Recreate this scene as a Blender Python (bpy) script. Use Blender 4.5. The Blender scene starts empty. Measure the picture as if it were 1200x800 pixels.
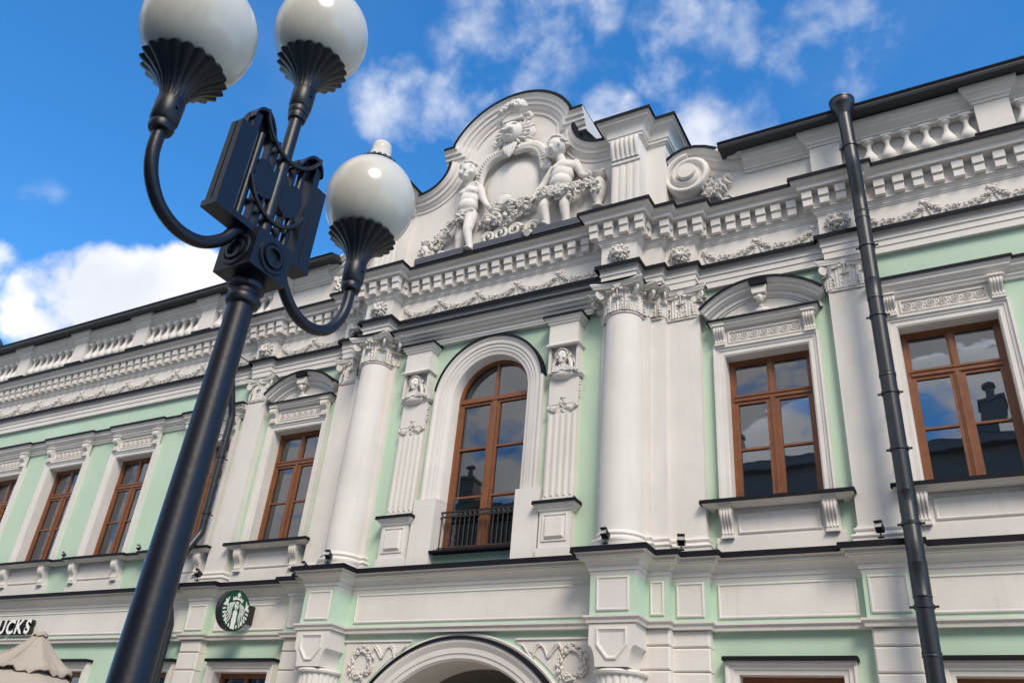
import bpy, bmesh, math, random
from mathutils import Vector, Matrix
R = math.radians
PI = math.pi
random.seed(11)
scene = bpy.context.scene
col = scene.collection

# ------------------------------------------------------------------ camera
cam_d = bpy.data.cameras.new('camera')
cam = bpy.data.objects.new('camera', cam_d)
col.objects.link(cam)
cr = Vector((0.8765239, 0.47437211, 0.08171268))
cu = Vector((0.17320071, -0.46919514, 0.86594309))
cw = Vector((-0.44911844, 0.74486712, 0.49342234))
m = Matrix((cr, cu, -cw)).transposed().to_4x4()
m.translation = Vector((7.08317, -11.5, 1.6))
cam.matrix_world = m
cam_d.sensor_fit = 'HORIZONTAL'
cam_d.sensor_width = 36.0
cam_d.lens = 978.046 / 1200.0 * 36.0
cam_d.clip_start = 0.05
cam_d.clip_end = 2000
scene.camera = cam

# ------------------------------------------------------------------ light and sky
SUN_EL, SUN_AZ = R(43), R(41)          # azimuth measured from -Y (street side) towards +X
sun_vec = Vector((math.cos(SUN_EL) * math.sin(SUN_AZ), -math.cos(SUN_EL) * math.cos(SUN_AZ), math.sin(SUN_EL)))
sd = bpy.data.lights.new('sun', 'SUN')
sd.energy = 2.0
sd.angle = R(22)
sd.color = (1.0, 0.89, 0.74)
so = bpy.data.objects.new('sun', sd)
col.objects.link(so)
so.rotation_euler = sun_vec.to_track_quat('Z', 'Y').to_euler()
so.location = (20, -30, 30)

world = bpy.data.worlds.new('World')
scene.world = world
world.use_nodes = True
nt = world.node_tree
for n in list(nt.nodes):
    nt.nodes.remove(n)
N = nt.nodes.new
L = nt.links.new
out = N('ShaderNodeOutputWorld')
bg = N('ShaderNodeBackground')
bg.inputs['Strength'].default_value = 0.10
L(bg.outputs[0], out.inputs[0])
sky = N('ShaderNodeTexSky')
sky.sky_type = 'NISHITA'
sky.sun_disc = False
sky.sun_elevation = SUN_EL
sky.sun_rotation = math.atan2(sun_vec.x, sun_vec.y)
sky.altitude = 200
sky.air_density = 1.0
sky.dust_density = 0.15
sky.ozone_density = 3.0
hs = N('ShaderNodeHueSaturation')
hs.inputs['Saturation'].default_value = 1.31
hs.inputs['Value'].default_value = 1.66
L(sky.outputs[0], hs.inputs['Color'])
tc = N('ShaderNodeTexCoord')


def vmath(op, a, b=None):
    n = N('ShaderNodeVectorMath')
    n.operation = op
    for i, s in enumerate((a, b)):
        if s is None:
            continue
        if hasattr(s, 'links'):
            L(s, n.inputs[i])
        else:
            n.inputs[i].default_value = s
    return n


def fmath(op, a, b=None, clamp=False):
    n = N('ShaderNodeMath')
    n.operation = op
    n.use_clamp = clamp
    for i, s in enumerate((a, b)):
        if s is None:
            continue
        if hasattr(s, 'links'):
            L(s, n.inputs[i])
        else:
            n.inputs[i].default_value = s
    return n.outputs[0]


def sstep(x, lo, hi):
    n = N('ShaderNodeMapRange')
    n.interpolation_type = 'SMOOTHSTEP'
    L(x, n.inputs[0])
    n.inputs[1].default_value = lo
    n.inputs[2].default_value = hi
    return n.outputs[0]


dirv = vmath('NORMALIZE', tc.outputs['Generated']).outputs[0]
sep = N('ShaderNodeSeparateXYZ')
L(dirv, sep.inputs[0])
# the direction laid out on a flat cloud layer
den = fmath('ADD', fmath('MAXIMUM', sep.outputs[2], 0.0), 0.12)
comb = N('ShaderNodeCombineXYZ')
L(fmath('DIVIDE', sep.outputs[0], den), comb.inputs[0])
L(fmath('DIVIDE', sep.outputs[1], den), comb.inputs[1])


def noise(vec, scale, detail, rough, dist=0.0, off=(0, 0, 0)):
    a = vmath('ADD', vec, off).outputs[0]
    n = N('ShaderNodeTexNoise')
    n.inputs['Scale'].default_value = scale
    n.inputs['Detail'].default_value = detail
    n.inputs['Roughness'].default_value = rough
    n.inputs['Distortion'].default_value = dist
    L(a, n.inputs['Vector'])
    return n.outputs['Fac']


n_big = noise(comb.outputs[0], 1.5, 4, 0.5, 0.3, (3.1, 1.7, 0))
n_wisp = noise(comb.outputs[0], 3.4, 10, 0.58, 0.25, (0.4, 2.2, 0))
n_cum = noise(dirv, 9.0, 10, 0.55, 0.15, (1.3, 0.2, 4.0))


def bump(d, lo, hi):
    v = Vector(d).normalized()
    return sstep(vmath('DOT_PRODUCT', dirv, tuple(v)).outputs['Value'], lo, hi)


# thin broken cloud everywhere, closing up over the street behind the camera
n_fine = noise(dirv, 15.0, 10, 0.56, 0.08, (2.3, 5.1, 0.7))
n_mid = noise(dirv, 6.0, 4, 0.5, 0.1, (4.1, 0.6, 2.9))
bank = fmath('MULTIPLY', bump((-0.1, -0.8, 0.5), 0.32, 0.8), 2.2)
wis = fmath('ADD', fmath('MULTIPLY', sstep(n_big, 0.46, 0.76), 0.06), bank)
wisp = fmath('MULTIPLY', sstep(n_wisp, 0.34, 0.64), wis, True)


def puffs(items):
    f = None
    for d, lo, hi, k in items:
        b = fmath('MULTIPLY', bump(d, lo, hi), k)
        f = b if f is None else fmath('MAXIMUM', f, b)
    return f


# torn wisps above the pediment and the right wing
pf = puffs((((-0.33, 0.555, 0.765), 0.988, 0.9997, 0.74), ((-0.25, 0.575, 0.78), 0.990, 0.9997, 0.74), ((-0.18, 0.615, 0.77), 0.992, 0.9997, 0.66),
            ((-0.50, 0.52, 0.695), 0.9975, 0.99995, 0.62), ((-0.455, 0.555, 0.70), 0.9985, 0.99995, 0.62), ((-0.185, 0.70, 0.69), 0.9955, 0.9999, 0.85),
            ((-0.289, 0.642, 0.708), 0.9985, 0.9999, 1.1), ((-0.05, 0.665, 0.745), 0.995, 0.9999, 0.72), ((-0.79, 0.345, 0.51), 0.9993, 0.99998, 0.3), ((-0.70, 0.42, 0.58), 0.9990, 0.99998, 0.25)))
nsum = fmath('ADD', fmath('MULTIPLY', fmath('SUBTRACT', n_fine, 0.5), 1.6), fmath('MULTIPLY', fmath('SUBTRACT', n_mid, 0.5), 1.3))
tear = fmath('MULTIPLY', sstep(fmath('ADD', fmath('MULTIPLY', pf, 0.58), nsum), 0.22, 1.02), fmath('MULTIPLY', sstep(pf, 0.0, 0.35), 0.80))
# the heaped white cloud low over the left wing
cum = puffs((((-0.77, 0.45, 0.445), 0.9960, 0.9995, 1.0), ((-0.725, 0.49, 0.468), 0.9972, 0.9997, 1.0), ((-0.81, 0.41, 0.43), 0.9970, 0.9997, 0.85), ((-0.84, 0.36, 0.445), 0.9985, 0.9998, 0.55), ((-0.875, 0.33, 0.43), 0.9982, 0.9998, 0.45)))
cumul = sstep(fmath('ADD', fmath('MULTIPLY', cum, 0.62), fmath('MULTIPLY', fmath('SUBTRACT', n_cum, 0.5), 1.6)), 0.22, 0.50)
cloud = fmath('MAXIMUM', fmath('MAXIMUM', wisp, tear), cumul, True)
cl_shade = N('ShaderNodeMix')
cl_shade.data_type = 'RGBA'
L(sstep(noise(dirv, 5.0, 6, 0.5, 0.2, (7, 3, 1)), 0.35, 0.62), cl_shade.inputs[0])
cl_shade.inputs[6].default_value = (5.0, 5.25, 5.75, 1)
cl_shade.inputs[7].default_value = (7.2, 7.15, 7.2, 1)
mix = N('ShaderNodeMix')
mix.data_type = 'RGBA'
L(cloud, mix.inputs[0])
L(hs.outputs[0], mix.inputs[6])
L(cl_shade.outputs[2], mix.inputs[7])
L(mix.outputs[2], bg.inputs['Color'])

scene.render.engine = 'CYCLES'
scene.view_settings.view_transform = 'Standard'
scene.view_settings.look = 'None'
scene.view_settings.gamma = 1.0
scene.view_settings.exposure = 0.72
scene.view_settings.use_curve_mapping = False


# ------------------------------------------------------------------ materials
def mat(name, color, rough=0.6, var=0.0, vscale=1.5, bump_s=0.0, bump_scale=60.0, metallic=0.0, spec=None, streak=0.0, dirt=None):
    mt = bpy.data.materials.new(name)
    mt.use_nodes = True
    t = mt.node_tree
    p = t.nodes['Principled BSDF']
    p.inputs['Roughness'].default_value = rough
    p.inputs['Metallic'].default_value = metallic
    if spec is not None:
        p.inputs['Specular IOR Level'].default_value = spec
    p.inputs['Base Color'].default_value = (*color, 1)
    geo = t.nodes.new('ShaderNodeNewGeometry')
    if var > 0 or streak > 0:
        n1 = t.nodes.new('ShaderNodeTexNoise')
        n1.inputs['Scale'].default_value = vscale
        n1.inputs['Detail'].default_value = 7
        n1.inputs['Roughness'].default_value = 0.65
        t.links.new(geo.outputs['Position'], n1.inputs['Vector'])
        mr = t.nodes.new('ShaderNodeMapRange')
        mr.inputs[1].default_value = 0.3
        mr.inputs[2].default_value = 0.7
        mr.inputs[3].default_value = 1 - var
        mr.inputs[4].default_value = 1 + var * 0.6
        t.links.new(n1.outputs['Fac'], mr.inputs[0])
        mm = t.nodes.new('ShaderNodeMix')
        mm.data_type = 'RGBA'
        mm.blend_type = 'MULTIPLY'
        mm.inputs[0].default_value = 1
        mm.inputs[6].default_value = (*color, 1)
        t.links.new(mr.outputs[0], mm.inputs[7])
        last = mm.outputs[2]
        if streak > 0:
            mp = t.nodes.new('ShaderNodeMapping')
            mp.inputs['Scale'].default_value = (7.0, 7.0, 0.55)
            t.links.new(geo.outputs['Position'], mp.inputs['Vector'])
            n2 = t.nodes.new('ShaderNodeTexNoise')
            n2.inputs['Scale'].default_value = 1.6
            n2.inputs['Detail'].default_value = 6
            n2.inputs['Roughness'].default_value = 0.7
            t.links.new(mp.outputs[0], n2.inputs['Vector'])
            m2 = t.nodes.new('ShaderNodeMapRange')
            m2.inputs[1].default_value = 0.54
            m2.inputs[2].default_value = 0.78
            m2.inputs[3].default_value = 0.0
            m2.inputs[4].default_value = streak
            t.links.new(n2.outputs['Fac'], m2.inputs[0])
            m3 = t.nodes.new('ShaderNodeMix')
            m3.data_type = 'RGBA'
            t.links.new(m2.outputs[0], m3.inputs[0])
            t.links.new(last, m3.inputs[6])
            d = dirt or tuple(c * 0.55 for c in color)
            m3.inputs[7].default_value = (*d, 1)
            last = m3.outputs[2]
        t.links.new(last, p.inputs['Base Color'])
    if bump_s > 0:
        n3 = t.nodes.new('ShaderNodeTexNoise')
        n3.inputs['Scale'].default_value = bump_scale
        n3.inputs['Detail'].default_value = 5
        t.links.new(geo.outputs['Position'], n3.inputs['Vector'])
        bp = t.nodes.new('ShaderNodeBump')
        bp.inputs['Strength'].default_value = bump_s
        bp.inputs['Distance'].default_value = 0.01
        t.links.new(n3.outputs['Fac'], bp.inputs['Height'])
        t.links.new(bp.outputs[0], p.inputs['Normal'])
    return mt


M = {}
M['white'] = mat('white_stucco', (0.69, 0.655, 0.618), 0.78, 0.09, 1.1, 0.2, 38, streak=0.30, dirt=(0.42, 0.39, 0.36))
M['orn'] = mat('white_plaster_ornament', (0.68, 0.645, 0.606), 0.8, 0.10, 4.0, 0.4, 60, streak=0.42, dirt=(0.36, 0.33, 0.30))
M['green'] = mat('mint_green_stucco', (0.475, 0.62, 0.49), 0.82, 0.09, 0.8, 0.18, 36, streak=0.32, dirt=(0.39, 0.47, 0.37))
M['flash'] = mat('dark_sheet_metal', (0.007, 0.0075, 0.012), 0.7, 0.15, 3.0, spec=0.15)
M['roof'] = mat('dark_roof_metal', (0.028, 0.030, 0.038), 0.5, 0.15, 2.0, spec=0.4)
M['zinc'] = mat('slate_grey_sheet_metal', (0.06, 0.065, 0.085), 0.4, 0.12, 3.0)
M['pipe'] = mat('black_painted_pipe', (0.014, 0.016, 0.021), 0.38, 0.2, 6.0, 0.06, 25)
M['wood'] = mat('brown_window_wood', (0.20, 0.070, 0.025), 0.42, 0.25, 7.0)
M['iron'] = mat('black_wrought_iron', (0.012, 0.012, 0.014), 0.5)
M['lamp'] = mat('navy_black_cast_iron', (0.0045, 0.006, 0.015), 0.42, 0.25, 9.0, 0.09, 35)
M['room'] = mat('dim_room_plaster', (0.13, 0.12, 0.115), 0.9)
M['curtain'] = mat('pale_curtain', (0.62, 0.60, 0.56), 0.9)
M['black'] = mat('black_sign_metal', (0.012, 0.012, 0.014), 0.45)
M['signgreen'] = mat('deep_green_sign_face', (0.006, 0.075, 0.038), 0.35)
M['signwhite'] = mat('white_sign_face', (0.82, 0.82, 0.80), 0.4)
M['canvas'] = mat('beige_canvas', (0.40, 0.35, 0.29), 0.9, 0.06, 4.0, 0.1, 120, streak=0.15)
M['canvas_trim'] = mat('dark_brown_trim', (0.05, 0.035, 0.03), 0.8)
M['lampglass'] = mat('floodlight_lens', (0.35, 0.36, 0.34), 0.15)
M['stone'] = mat('granite_paving', (0.37, 0.335, 0.285), 0.85, 0.15, 0.7, 0.1, 30)
M['opp'] = mat('ochre_house_wall', (0.30, 0.25, 0.19), 0.85, 0.06, 0.6)
M['opp2'] = mat('grey_house_wall', (0.26, 0.25, 0.25), 0.85, 0.06, 0.6)
M['oppwin'] = mat('dark_window', (0.03, 0.035, 0.04), 0.1)


def glass_mat():
    mt = bpy.data.materials.new('window_glass')
    mt.use_nodes = True
    t = mt.node_tree
    for n in list(t.nodes):
        t.nodes.remove(n)
    o = t.nodes.new('ShaderNodeOutputMaterial')
    mx = t.nodes.new('ShaderNodeMixShader')
    tr = t.nodes.new('ShaderNodeBsdfTransparent')
    tr.inputs[0].default_value = (0.62, 0.65, 0.66, 1)
    gl = t.nodes.new('ShaderNodeBsdfGlossy')
    gl.inputs['Roughness'].default_value = 0.012
    gl.inputs['Color'].default_value = (0.93, 0.95, 1.0, 1)
    fr = t.nodes.new('ShaderNodeFresnel')
    fr.inputs['IOR'].default_value = 2.15
    geo = t.nodes.new('ShaderNodeNewGeometry')
    n = t.nodes.new('ShaderNodeTexNoise')
    n.inputs['Scale'].default_value = 2.2
    n.inputs['Detail'].default_value = 1.5
    t.links.new(geo.outputs['Position'], n.inputs['Vector'])
    b = t.nodes.new('ShaderNodeBump')
    b.inputs['Strength'].default_value = 0.022
    b.inputs['Distance'].default_value = 0.05
    t.links.new(n.outputs['Fac'], b.inputs['Height'])
    t.links.new(b.outputs[0], gl.inputs['Normal'])
    t.links.new(fr.outputs[0], mx.inputs[0])
    t.links.new(tr.outputs[0], mx.inputs[1])
    t.links.new(gl.outputs[0], mx.inputs[2])
    t.links.new(mx.outputs[0], o.inputs[0])
    return mt


M['glass'] = glass_mat()


def globe_mat():
    mt = mat('opal_globe', (0.55, 0.52, 0.47), 0.16)
    t = mt.node_tree
    p = t.nodes['Principled BSDF']
    p.inputs['Subsurface Weight'].default_value = 0.35
    p.inputs['Subsurface Radius'].default_value = (0.1, 0.09, 0.07)
    p.inputs['Subsurface Scale'].default_value = 0.5
    tcn = t.nodes.new('ShaderNodeTexCoord')
    sp = t.nodes.new('ShaderNodeSeparateXYZ')
    t.links.new(tcn.outputs['Object'], sp.inputs[0])
    at = t.nodes.new('ShaderNodeMath')
    at.operation = 'ARCTAN2'
    t.links.new(sp.outputs[1], at.inputs[0])
    t.links.new(sp.outputs[0], at.inputs[1])
    cb = t.nodes.new('ShaderNodeCombineXYZ')
    t.links.new(at.outputs[0], cb.inputs[0])
    zz = t.nodes.new('ShaderNodeMath')
    zz.operation = 'MULTIPLY'
    zz.inputs[1].default_value = 0.9
    t.links.new(sp.outputs[2], zz.inputs[0])
    t.links.new(zz.outputs[0], cb.inputs[2])
    n = t.nodes.new('ShaderNodeTexNoise')
    n.inputs['Scale'].default_value = 11
    n.inputs['Detail'].default_value = 6
    n.inputs['Roughness'].default_value = 0.7
    t.links.new(cb.outputs[0], n.inputs['Vector'])
    # rain-run dirt that gathers on the lower half
    h = t.nodes.new('ShaderNodeMapRange')
    h.inputs[1].default_value = 0.02
    h.inputs[2].default_value = -0.24
    t.links.new(sp.outputs[2], h.inputs[0])
    n2 = t.nodes.new('ShaderNodeMapRange')
    n2.inputs[1].default_value = 0.35
    n2.inputs[2].default_value = 0.85
    t.links.new(n.outputs['Fac'], n2.inputs[0])
    mu = t.nodes.new('ShaderNodeMath')
    mu.operation = 'MULTIPLY'
    t.links.new(h.outputs[0], mu.inputs[0])
    t.links.new(n2.outputs[0], mu.inputs[1])
    mx = t.nodes.new('ShaderNodeMix')
    mx.data_type = 'RGBA'
    t.links.new(mu.outputs[0], mx.inputs[0])
    mx.inputs[6].default_value = (0.66, 0.635, 0.57, 1)
    mx.inputs[7].default_value = (0.50, 0.47, 0.415, 1)
    t.links.new(mx.outputs[2], p.inputs['Base Color'])
    return mt


M['globe'] = globe_mat()


# ------------------------------------------------------------------ mesh helpers; coordinates are (x, depth towards the street, z)
_bm = bmesh.new()
bmesh.ops.create_icosphere(_bm, subdivisions=1, radius=1)
ICO1 = ([v.co.copy() for v in _bm.verts], [[v.index for v in f.verts] for f in _bm.faces])
_bm.free()
_bm = bmesh.new()
bmesh.ops.create_icosphere(_bm, subdivisions=3, radius=1)
ICO3 = ([v.co.copy() for v in _bm.verts], [[v.index for v in f.verts] for f in _bm.faces])
_bm.free()
_bm = bmesh.new()
bmesh.ops.create_icosphere(_bm, subdivisions=2, radius=1)
ICO2 = ([v.co.copy() for v in _bm.verts], [[v.index for v in f.verts] for f in _bm.faces])
_bm.free()


def lerp(a, b, t):
    return a + (b - a) * t


class MB:
    def __init__(s):
        s.v = []
        s.f = []

    def add(s, vs, fs):
        o = len(s.v)
        s.v.extend([tuple(p) for p in vs])
        s.f.extend([[i + o for i in f] for f in fs])
        return s

    def box(s, x0, x1, d0, d1, z0, z1):
        return s.add([(x0, d0, z0), (x1, d0, z0), (x1, d1, z0), (x0, d1, z0), (x0, d0, z1), (x1, d0, z1), (x1, d1, z1), (x0, d1, z1)],
                     [[0, 1, 2, 3], [7, 6, 5, 4], [0, 4, 5, 1], [1, 5, 6, 2], [2, 6, 7, 3], [3, 7, 4, 0]])

    def bbox(s, x0, x1, d0, d1, z0, z1, b=0.006):
        """box with chamfered front edges"""
        return s.frust(x0, x1, z0, z1, d0, d1 - b, None).frust(x0, x1, z0, z1, d1 - b, d1, b, back=False)

    def frust(s, x0, x1, z0, z1, d0, d1, b, back=True):
        b = b or 0
        vs = [(x0, d0, z0), (x1, d0, z0), (x1, d0, z1), (x0, d0, z1), (x0 + b, d1, z0 + b), (x1 - b, d1, z0 + b), (x1 - b, d1, z1 - b), (x0 + b, d1, z1 - b)]
        fs = [[0, 1, 5, 4], [1, 2, 6, 5], [2, 3, 7, 6], [3, 0, 4, 7]]
        if b or not back:
            fs.append([4, 5, 6, 7])
        if back:
            fs.append([3, 2, 1, 0])
        return s.add(vs, fs)

    def prism(s, ol, d0, d1):
        n = len(ol)
        vs = [(x, d0, z) for x, z in ol] + [(x, d1, z) for x, z in ol]
        fs = [list(range(n))[::-1], list(range(n, 2 * n))]
        fs += [[i, (i + 1) % n, n + (i + 1) % n, n + i] for i in range(n)]
        return s.add(vs, fs)

    def prismx(s, ol, x0, x1):
        """outline in (depth, z) pulled along x"""
        n = len(ol)
        vs = [(x0, d, z) for d, z in ol] + [(x1, d, z) for d, z in ol]
        fs = [list(range(n)), list(range(n, 2 * n))[::-1]]
        fs += [[i, n + i, n + (i + 1) % n, (i + 1) % n] for i in range(n)]
        return s.add(vs, fs)

    def molding(s, plan, prof):
        k = len(plan)
        nr = []
        for i in range(k - 1):
            dx, dd = plan[i + 1][0] - plan[i][0], plan[i + 1][1] - plan[i][1]
            l = math.hypot(dx, dd)
            nr.append((-dd / l, dx / l))
        vs = []
        for i in range(k):
            if i == 0:
                n = nr[0]
            elif i == k - 1:
                n = nr[-1]
            else:
                a, b = nr[i - 1], nr[i]
                c = 1 + a[0] * b[0] + a[1] * b[1]
                n = ((a[0] + b[0]) / c, (a[1] + b[1]) / c)
            for o, z in prof:
                vs.append((plan[i][0] + n[0] * o, plan[i][1] + n[1] * o, z))
        q = len(prof)
        fs = []
        for i in range(k - 1):
            for j in range(q - 1):
                fs.append([i * q + j, (i + 1) * q + j, (i + 1) * q + j + 1, i * q + j + 1])
        fs.append(list(range(q))[::-1])
        fs.append([(k - 1) * q + j for j in range(q)])
        return s.add(vs, fs)

    def sweep(s, path, prof, side=1, closed=False):
        """path in (x, z); prof = (distance to the right of the path, depth)"""
        k = len(path)
        q = len(prof)
        nr = []
        segs = k if closed else k - 1
        for i in range(segs):
            a, b = path[i], path[(i + 1) % k]
            dx, dz = b[0] - a[0], b[1] - a[1]
            l = math.hypot(dx, dz) or 1
            nr.append((side * dz / l, -side * dx / l))
        vs = []
        for i in range(k):
            if closed:
                a, b = nr[i - 1], nr[i]
            else:
                a, b = nr[max(i - 1, 0)], nr[min(i, segs - 1)]
            c = max(1 + a[0] * b[0] + a[1] * b[1], 0.3)
            n = ((a[0] + b[0]) / c, (a[1] + b[1]) / c)
            for o, d in prof:
                vs.append((path[i][0] + n[0] * o, d, path[i][1] + n[1] * o))
        fs = []
        for i in range(segs):
            for j in range(q - 1):
                i2 = (i + 1) % k
                fs.append([i * q + j, i2 * q + j, i2 * q + j + 1, i * q + j + 1])
        if not closed:
            fs.append(list(range(q))[::-1])
            fs.append([(k - 1) * q + j for j in range(q)])
        return s.add(vs, fs)

    def lathe(s, prof, c=(0, 0, 0), n=24, a0=0.0, a1=2 * PI, mod=None, cap=True):
        full = abs(a1 - a0 - 2 * PI) < 1e-6
        k = n if full else n + 1
        vs = []
        for i in range(k):
            a = a0 + (a1 - a0) * i / n
            for j, (r, z) in enumerate(prof):
                rr = r * (mod(a, j) if mod else 1)
                vs.append((c[0] + rr * math.cos(a), c[1] + rr * math.sin(a), c[2] + z))
        q = len(prof)
        fs = []
        for i in range(n):
            i2 = (i + 1) % k
            for j in range(q - 1):
                fs.append([i * q + j, i2 * q + j, i2 * q + j + 1, i * q + j + 1])
        if cap and full:
            if prof[0][0] > 1e-4:
                fs.append([i * q for i in range(k)][::-1])
            if prof[-1][0] > 1e-4:
                fs.append([i * q + q - 1 for i in range(k)])
        return s.add(vs, fs)

    def tube(s, pts, r, n=10, cap=True):
        pts = [Vector(p) for p in pts]
        k = len(pts)
        rs = r if isinstance(r, (list, tuple)) else [r] * k
        vs = []
        up = Vector((0, 0, 1))
        prev = None
        for i in range(k):
            t = (pts[min(i + 1, k - 1)] - pts[max(i - 1, 0)]).normalized()
            if prev is None:
                a = t.cross(up)
                if a.length < 0.2:
                    a = t.cross(Vector((1, 0, 0)))
            else:
                a = prev - t * prev.dot(t)
            a.normalize()
            prev = a
            b = t.cross(a)
            for j in range(n):
                an = 2 * PI * j / n
                vs.append(pts[i] + (a * math.cos(an) + b * math.sin(an)) * rs[i])
        fs = []
        for i in range(k - 1):
            for j in range(n):
                j2 = (j + 1) % n
                fs.append([i * n + j, i * n + j2, (i + 1) * n + j2, (i + 1) * n + j])
        if cap:
            fs.append(list(range(n))[::-1])
            fs.append([(k - 1) * n + j for j in range(n)])
        return s.add(vs, fs)

    def ell(s, c, r, rot=None, ico=ICO1, jit=0.0):
        vs = []
        for p in ico[0]:
            q = Vector((p.x * r[0], p.y * r[1], p.z * r[2]))
            if jit:
                q *= 1 + random.uniform(-jit, jit)
            if rot is not None:
                q = rot @ q
            vs.append((q.x + c[0], q.y + c[1], q.z + c[2]))
        return s.add(vs, ico[1])

    def cone(s, a, b, ra, rb, n=12):
        """tapered limb with round ends"""
        a, b = Vector(a), Vector(b)
        s.ell(a, (ra,) * 3, ico=ICO2)
        s.ell(b, (rb,) * 3, ico=ICO2)
        return s.tube([a, a.lerp(b, 0.5), b], [ra, (ra + rb) / 2, rb], n)

    def leaf(s, base, out, up, side, h, w, curl, lobes=4, nu=7, nv=9):
        """ribbed curling leaf; base point and three directions"""
        base, out, up, side = Vector(base), Vector(out), Vector(up), Vector(side)
        vs = []
        for i in range(nv):
            t = i / (nv - 1)
            if t < 0.72:
                hh, oo = t / 0.72 * 0.92, 0.10 * math.sin(t / 0.72 * PI * 0.5)
            else:
                k = (t - 0.72) / 0.28
                hh, oo = 0.92 + 0.10 * math.sin(k * PI * 0.8) - 0.05 * k, 0.10 + k * 0.9
            ww = w * (0.62 + 0.5 * math.sin(PI * min(t * 0.8 + 0.15, 1))) * (0.70 + 0.30 * abs(math.sin(lobes * PI * t)))
            if t > 0.85:
                ww *= 1 - (t - 0.85) / 0.15 * 0.6
            for j in range(nu):
                u = -1 + 2 * j / (nu - 1)
                bulge = 0.05 * h * math.cos(u * PI * 4) * (1 - 0.3 * t) + 0.12 * h * (1 - u * u) + 0.02 * h * math.sin(t * lobes * 2 * PI) * abs(u)
                vs.append(base + up * (hh * h) + out * (oo * curl + bulge) + side * (u * ww * 0.5))
        fs = []
        for i in range(nv - 1):
            for j in range(nu - 1):
                a = i * nu + j
                fs.append([a, a + 1, a + nu + 1, a + nu])
        return s.add(vs, fs)

    def mesh(s, name, mt, smooth=38, recalc=True):
        me = bpy.data.meshes.new(name)
        me.from_pydata([(p[0], -p[1], p[2]) for p in s.v], [], s.f)
        if recalc:
            b = bmesh.new()
            b.from_mesh(me)
            bmesh.ops.recalc_face_normals(b, faces=b.faces)
            b.to_mesh(me)
            b.free()
        me.materials.append(M[mt])
        if smooth:
            me.polygons.foreach_set('use_smooth', [True] * len(me.polygons))
            if smooth < 180:
                me.set_sharp_from_angle(angle=R(smooth))
        me.update()
        return me

    def build(s, name, mt, parent=None, at=None, smooth=38):
        """at: (x, depth, z) the mesh was authored around"""
        return obj(name, s.mesh(name, mt, smooth), parent, at)


def obj(name, me, parent=None, at=None, scale=None):
    o = bpy.data.objects.new(name, me)
    col.objects.link(o)
    if parent is not None:
        o.parent = parent
    if at is not None:
        o.location = (at[0], -at[1], at[2])
    if scale is not None:
        o.scale = scale
    return o


def empty(name, at=(0, 0, 0), parent=None):
    o = bpy.data.objects.new(name, None)
    o.empty_display_size = 0.2
    col.objects.link(o)
    o.location = (at[0], -at[1], at[2])
    if parent is not None:
        o.parent = parent
    return o


def tag(o, label, cat, group=None):
    o['label'] = label
    o['category'] = cat
    if group:
        o['group'] = group
    return o


def copy_tree(o, parent=None):
    c = o.copy()
    col.objects.link(c)
    c.parent = parent if parent is not None else o.parent
    for ch in list(o.children):
        copy_tree(ch, c)
    return c


def arc(cx, cz, r, a0, a1, n):
    return [(cx + r * math.cos(R(lerp(a0, a1, i / n))), cz + r * math.sin(R(lerp(a0, a1, i / n)))) for i in range(n + 1)]

# ================================================================== THE SETTING
g = MB()
g.add([(-400, -400, 0), (400, -400, 0), (400, 400, 0), (-400, 400, 0)], [[0, 1, 2, 3]])
o = g.build('ground', 'stone', smooth=0)
o['kind'] = 'structure'
g = MB()
g.box(-19, 13, 0.1, 3.2, 0.0, 0.12)
o = g.build('pavement', 'stone', smooth=0)
o['kind'] = 'structure'

# ================================================================== THE PALACE
XL, XR = -18.0, 12.0
PAL = empty('palace_building', (0, 0, 0))
tag(PAL, 'mint green and white two storey baroque palace with columns and sculpted pediment', 'building')


def plan(Fc, Fcol, F1, F2, Fs, Fo, xs, ends=True, cut=None):
    a, b, c, d, e, f = xs
    half = [(0, a, Fc), (a, b, Fcol), (b, c, F1), (c, d, F2), (d, e, Fs), (e, f, Fo)]
    sec = [(XL, -f, Fs)] + [(-x1, -x0, F) for x0, x1, F in half[::-1]] + half + [(f, XR, Fs)]
    pts = []
    for x0, x1, F in sec:
        if pts and abs(pts[-1][1] - F) < 1e-6:
            pts[-1] = (x1, F)
        else:
            pts += [(x0, F), (x1, F)]
    return pts


XE = (2.22, 2.86, 3.20, 3.73, 5.72, 6.28)
PE = plan(0.44, 0.72, 0.42, 0.27, 0.10, 0.23, XE)
XP = (2.25, 2.93, 3.24, 3.76, 5.72, 6.30)
PP = plan(0.42, 0.78, 0.41, 0.25, 0.11, 0.24, XP)


def face_at(pl, x):
    for i in range(len(pl) - 1):
        if pl[i][0] <= x <= pl[i + 1][0] and pl[i + 1][0] > pl[i][0]:
            return pl[i][1]
    return 0.1


# ---- walls
def wall_boxes(mb, x0, x1, z0, z1, d0, d1, holes):
    holes = sorted(holes)
    x = x0
    for a, b, c, d in holes:
        if a > x:
            mb.box(x, a, d0, d1, z0, z1)
        if c > z0:
            mb.box(a, b, d0, d1, z0, c)
        if d < z1:
            mb.box(a, b, d0, d1, d, z1)
        x = b
    if x < x1:
        mb.box(x, x1, d0, d1, z0, z1)


WING_X = [7.22, 9.68]
WING_XL = [-7.22, -9.68, -12.16, -14.64, -17.0]
WINX = [-4.72, 4.72] + WING_X + WING_XL
W0, W1, WH = 5.80, 8.13, 0.63


def hole(cx):
    return (cx - WH - 0.05, cx + WH + 0.05, W0 - 0.05, W1 + 0.05)


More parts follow.
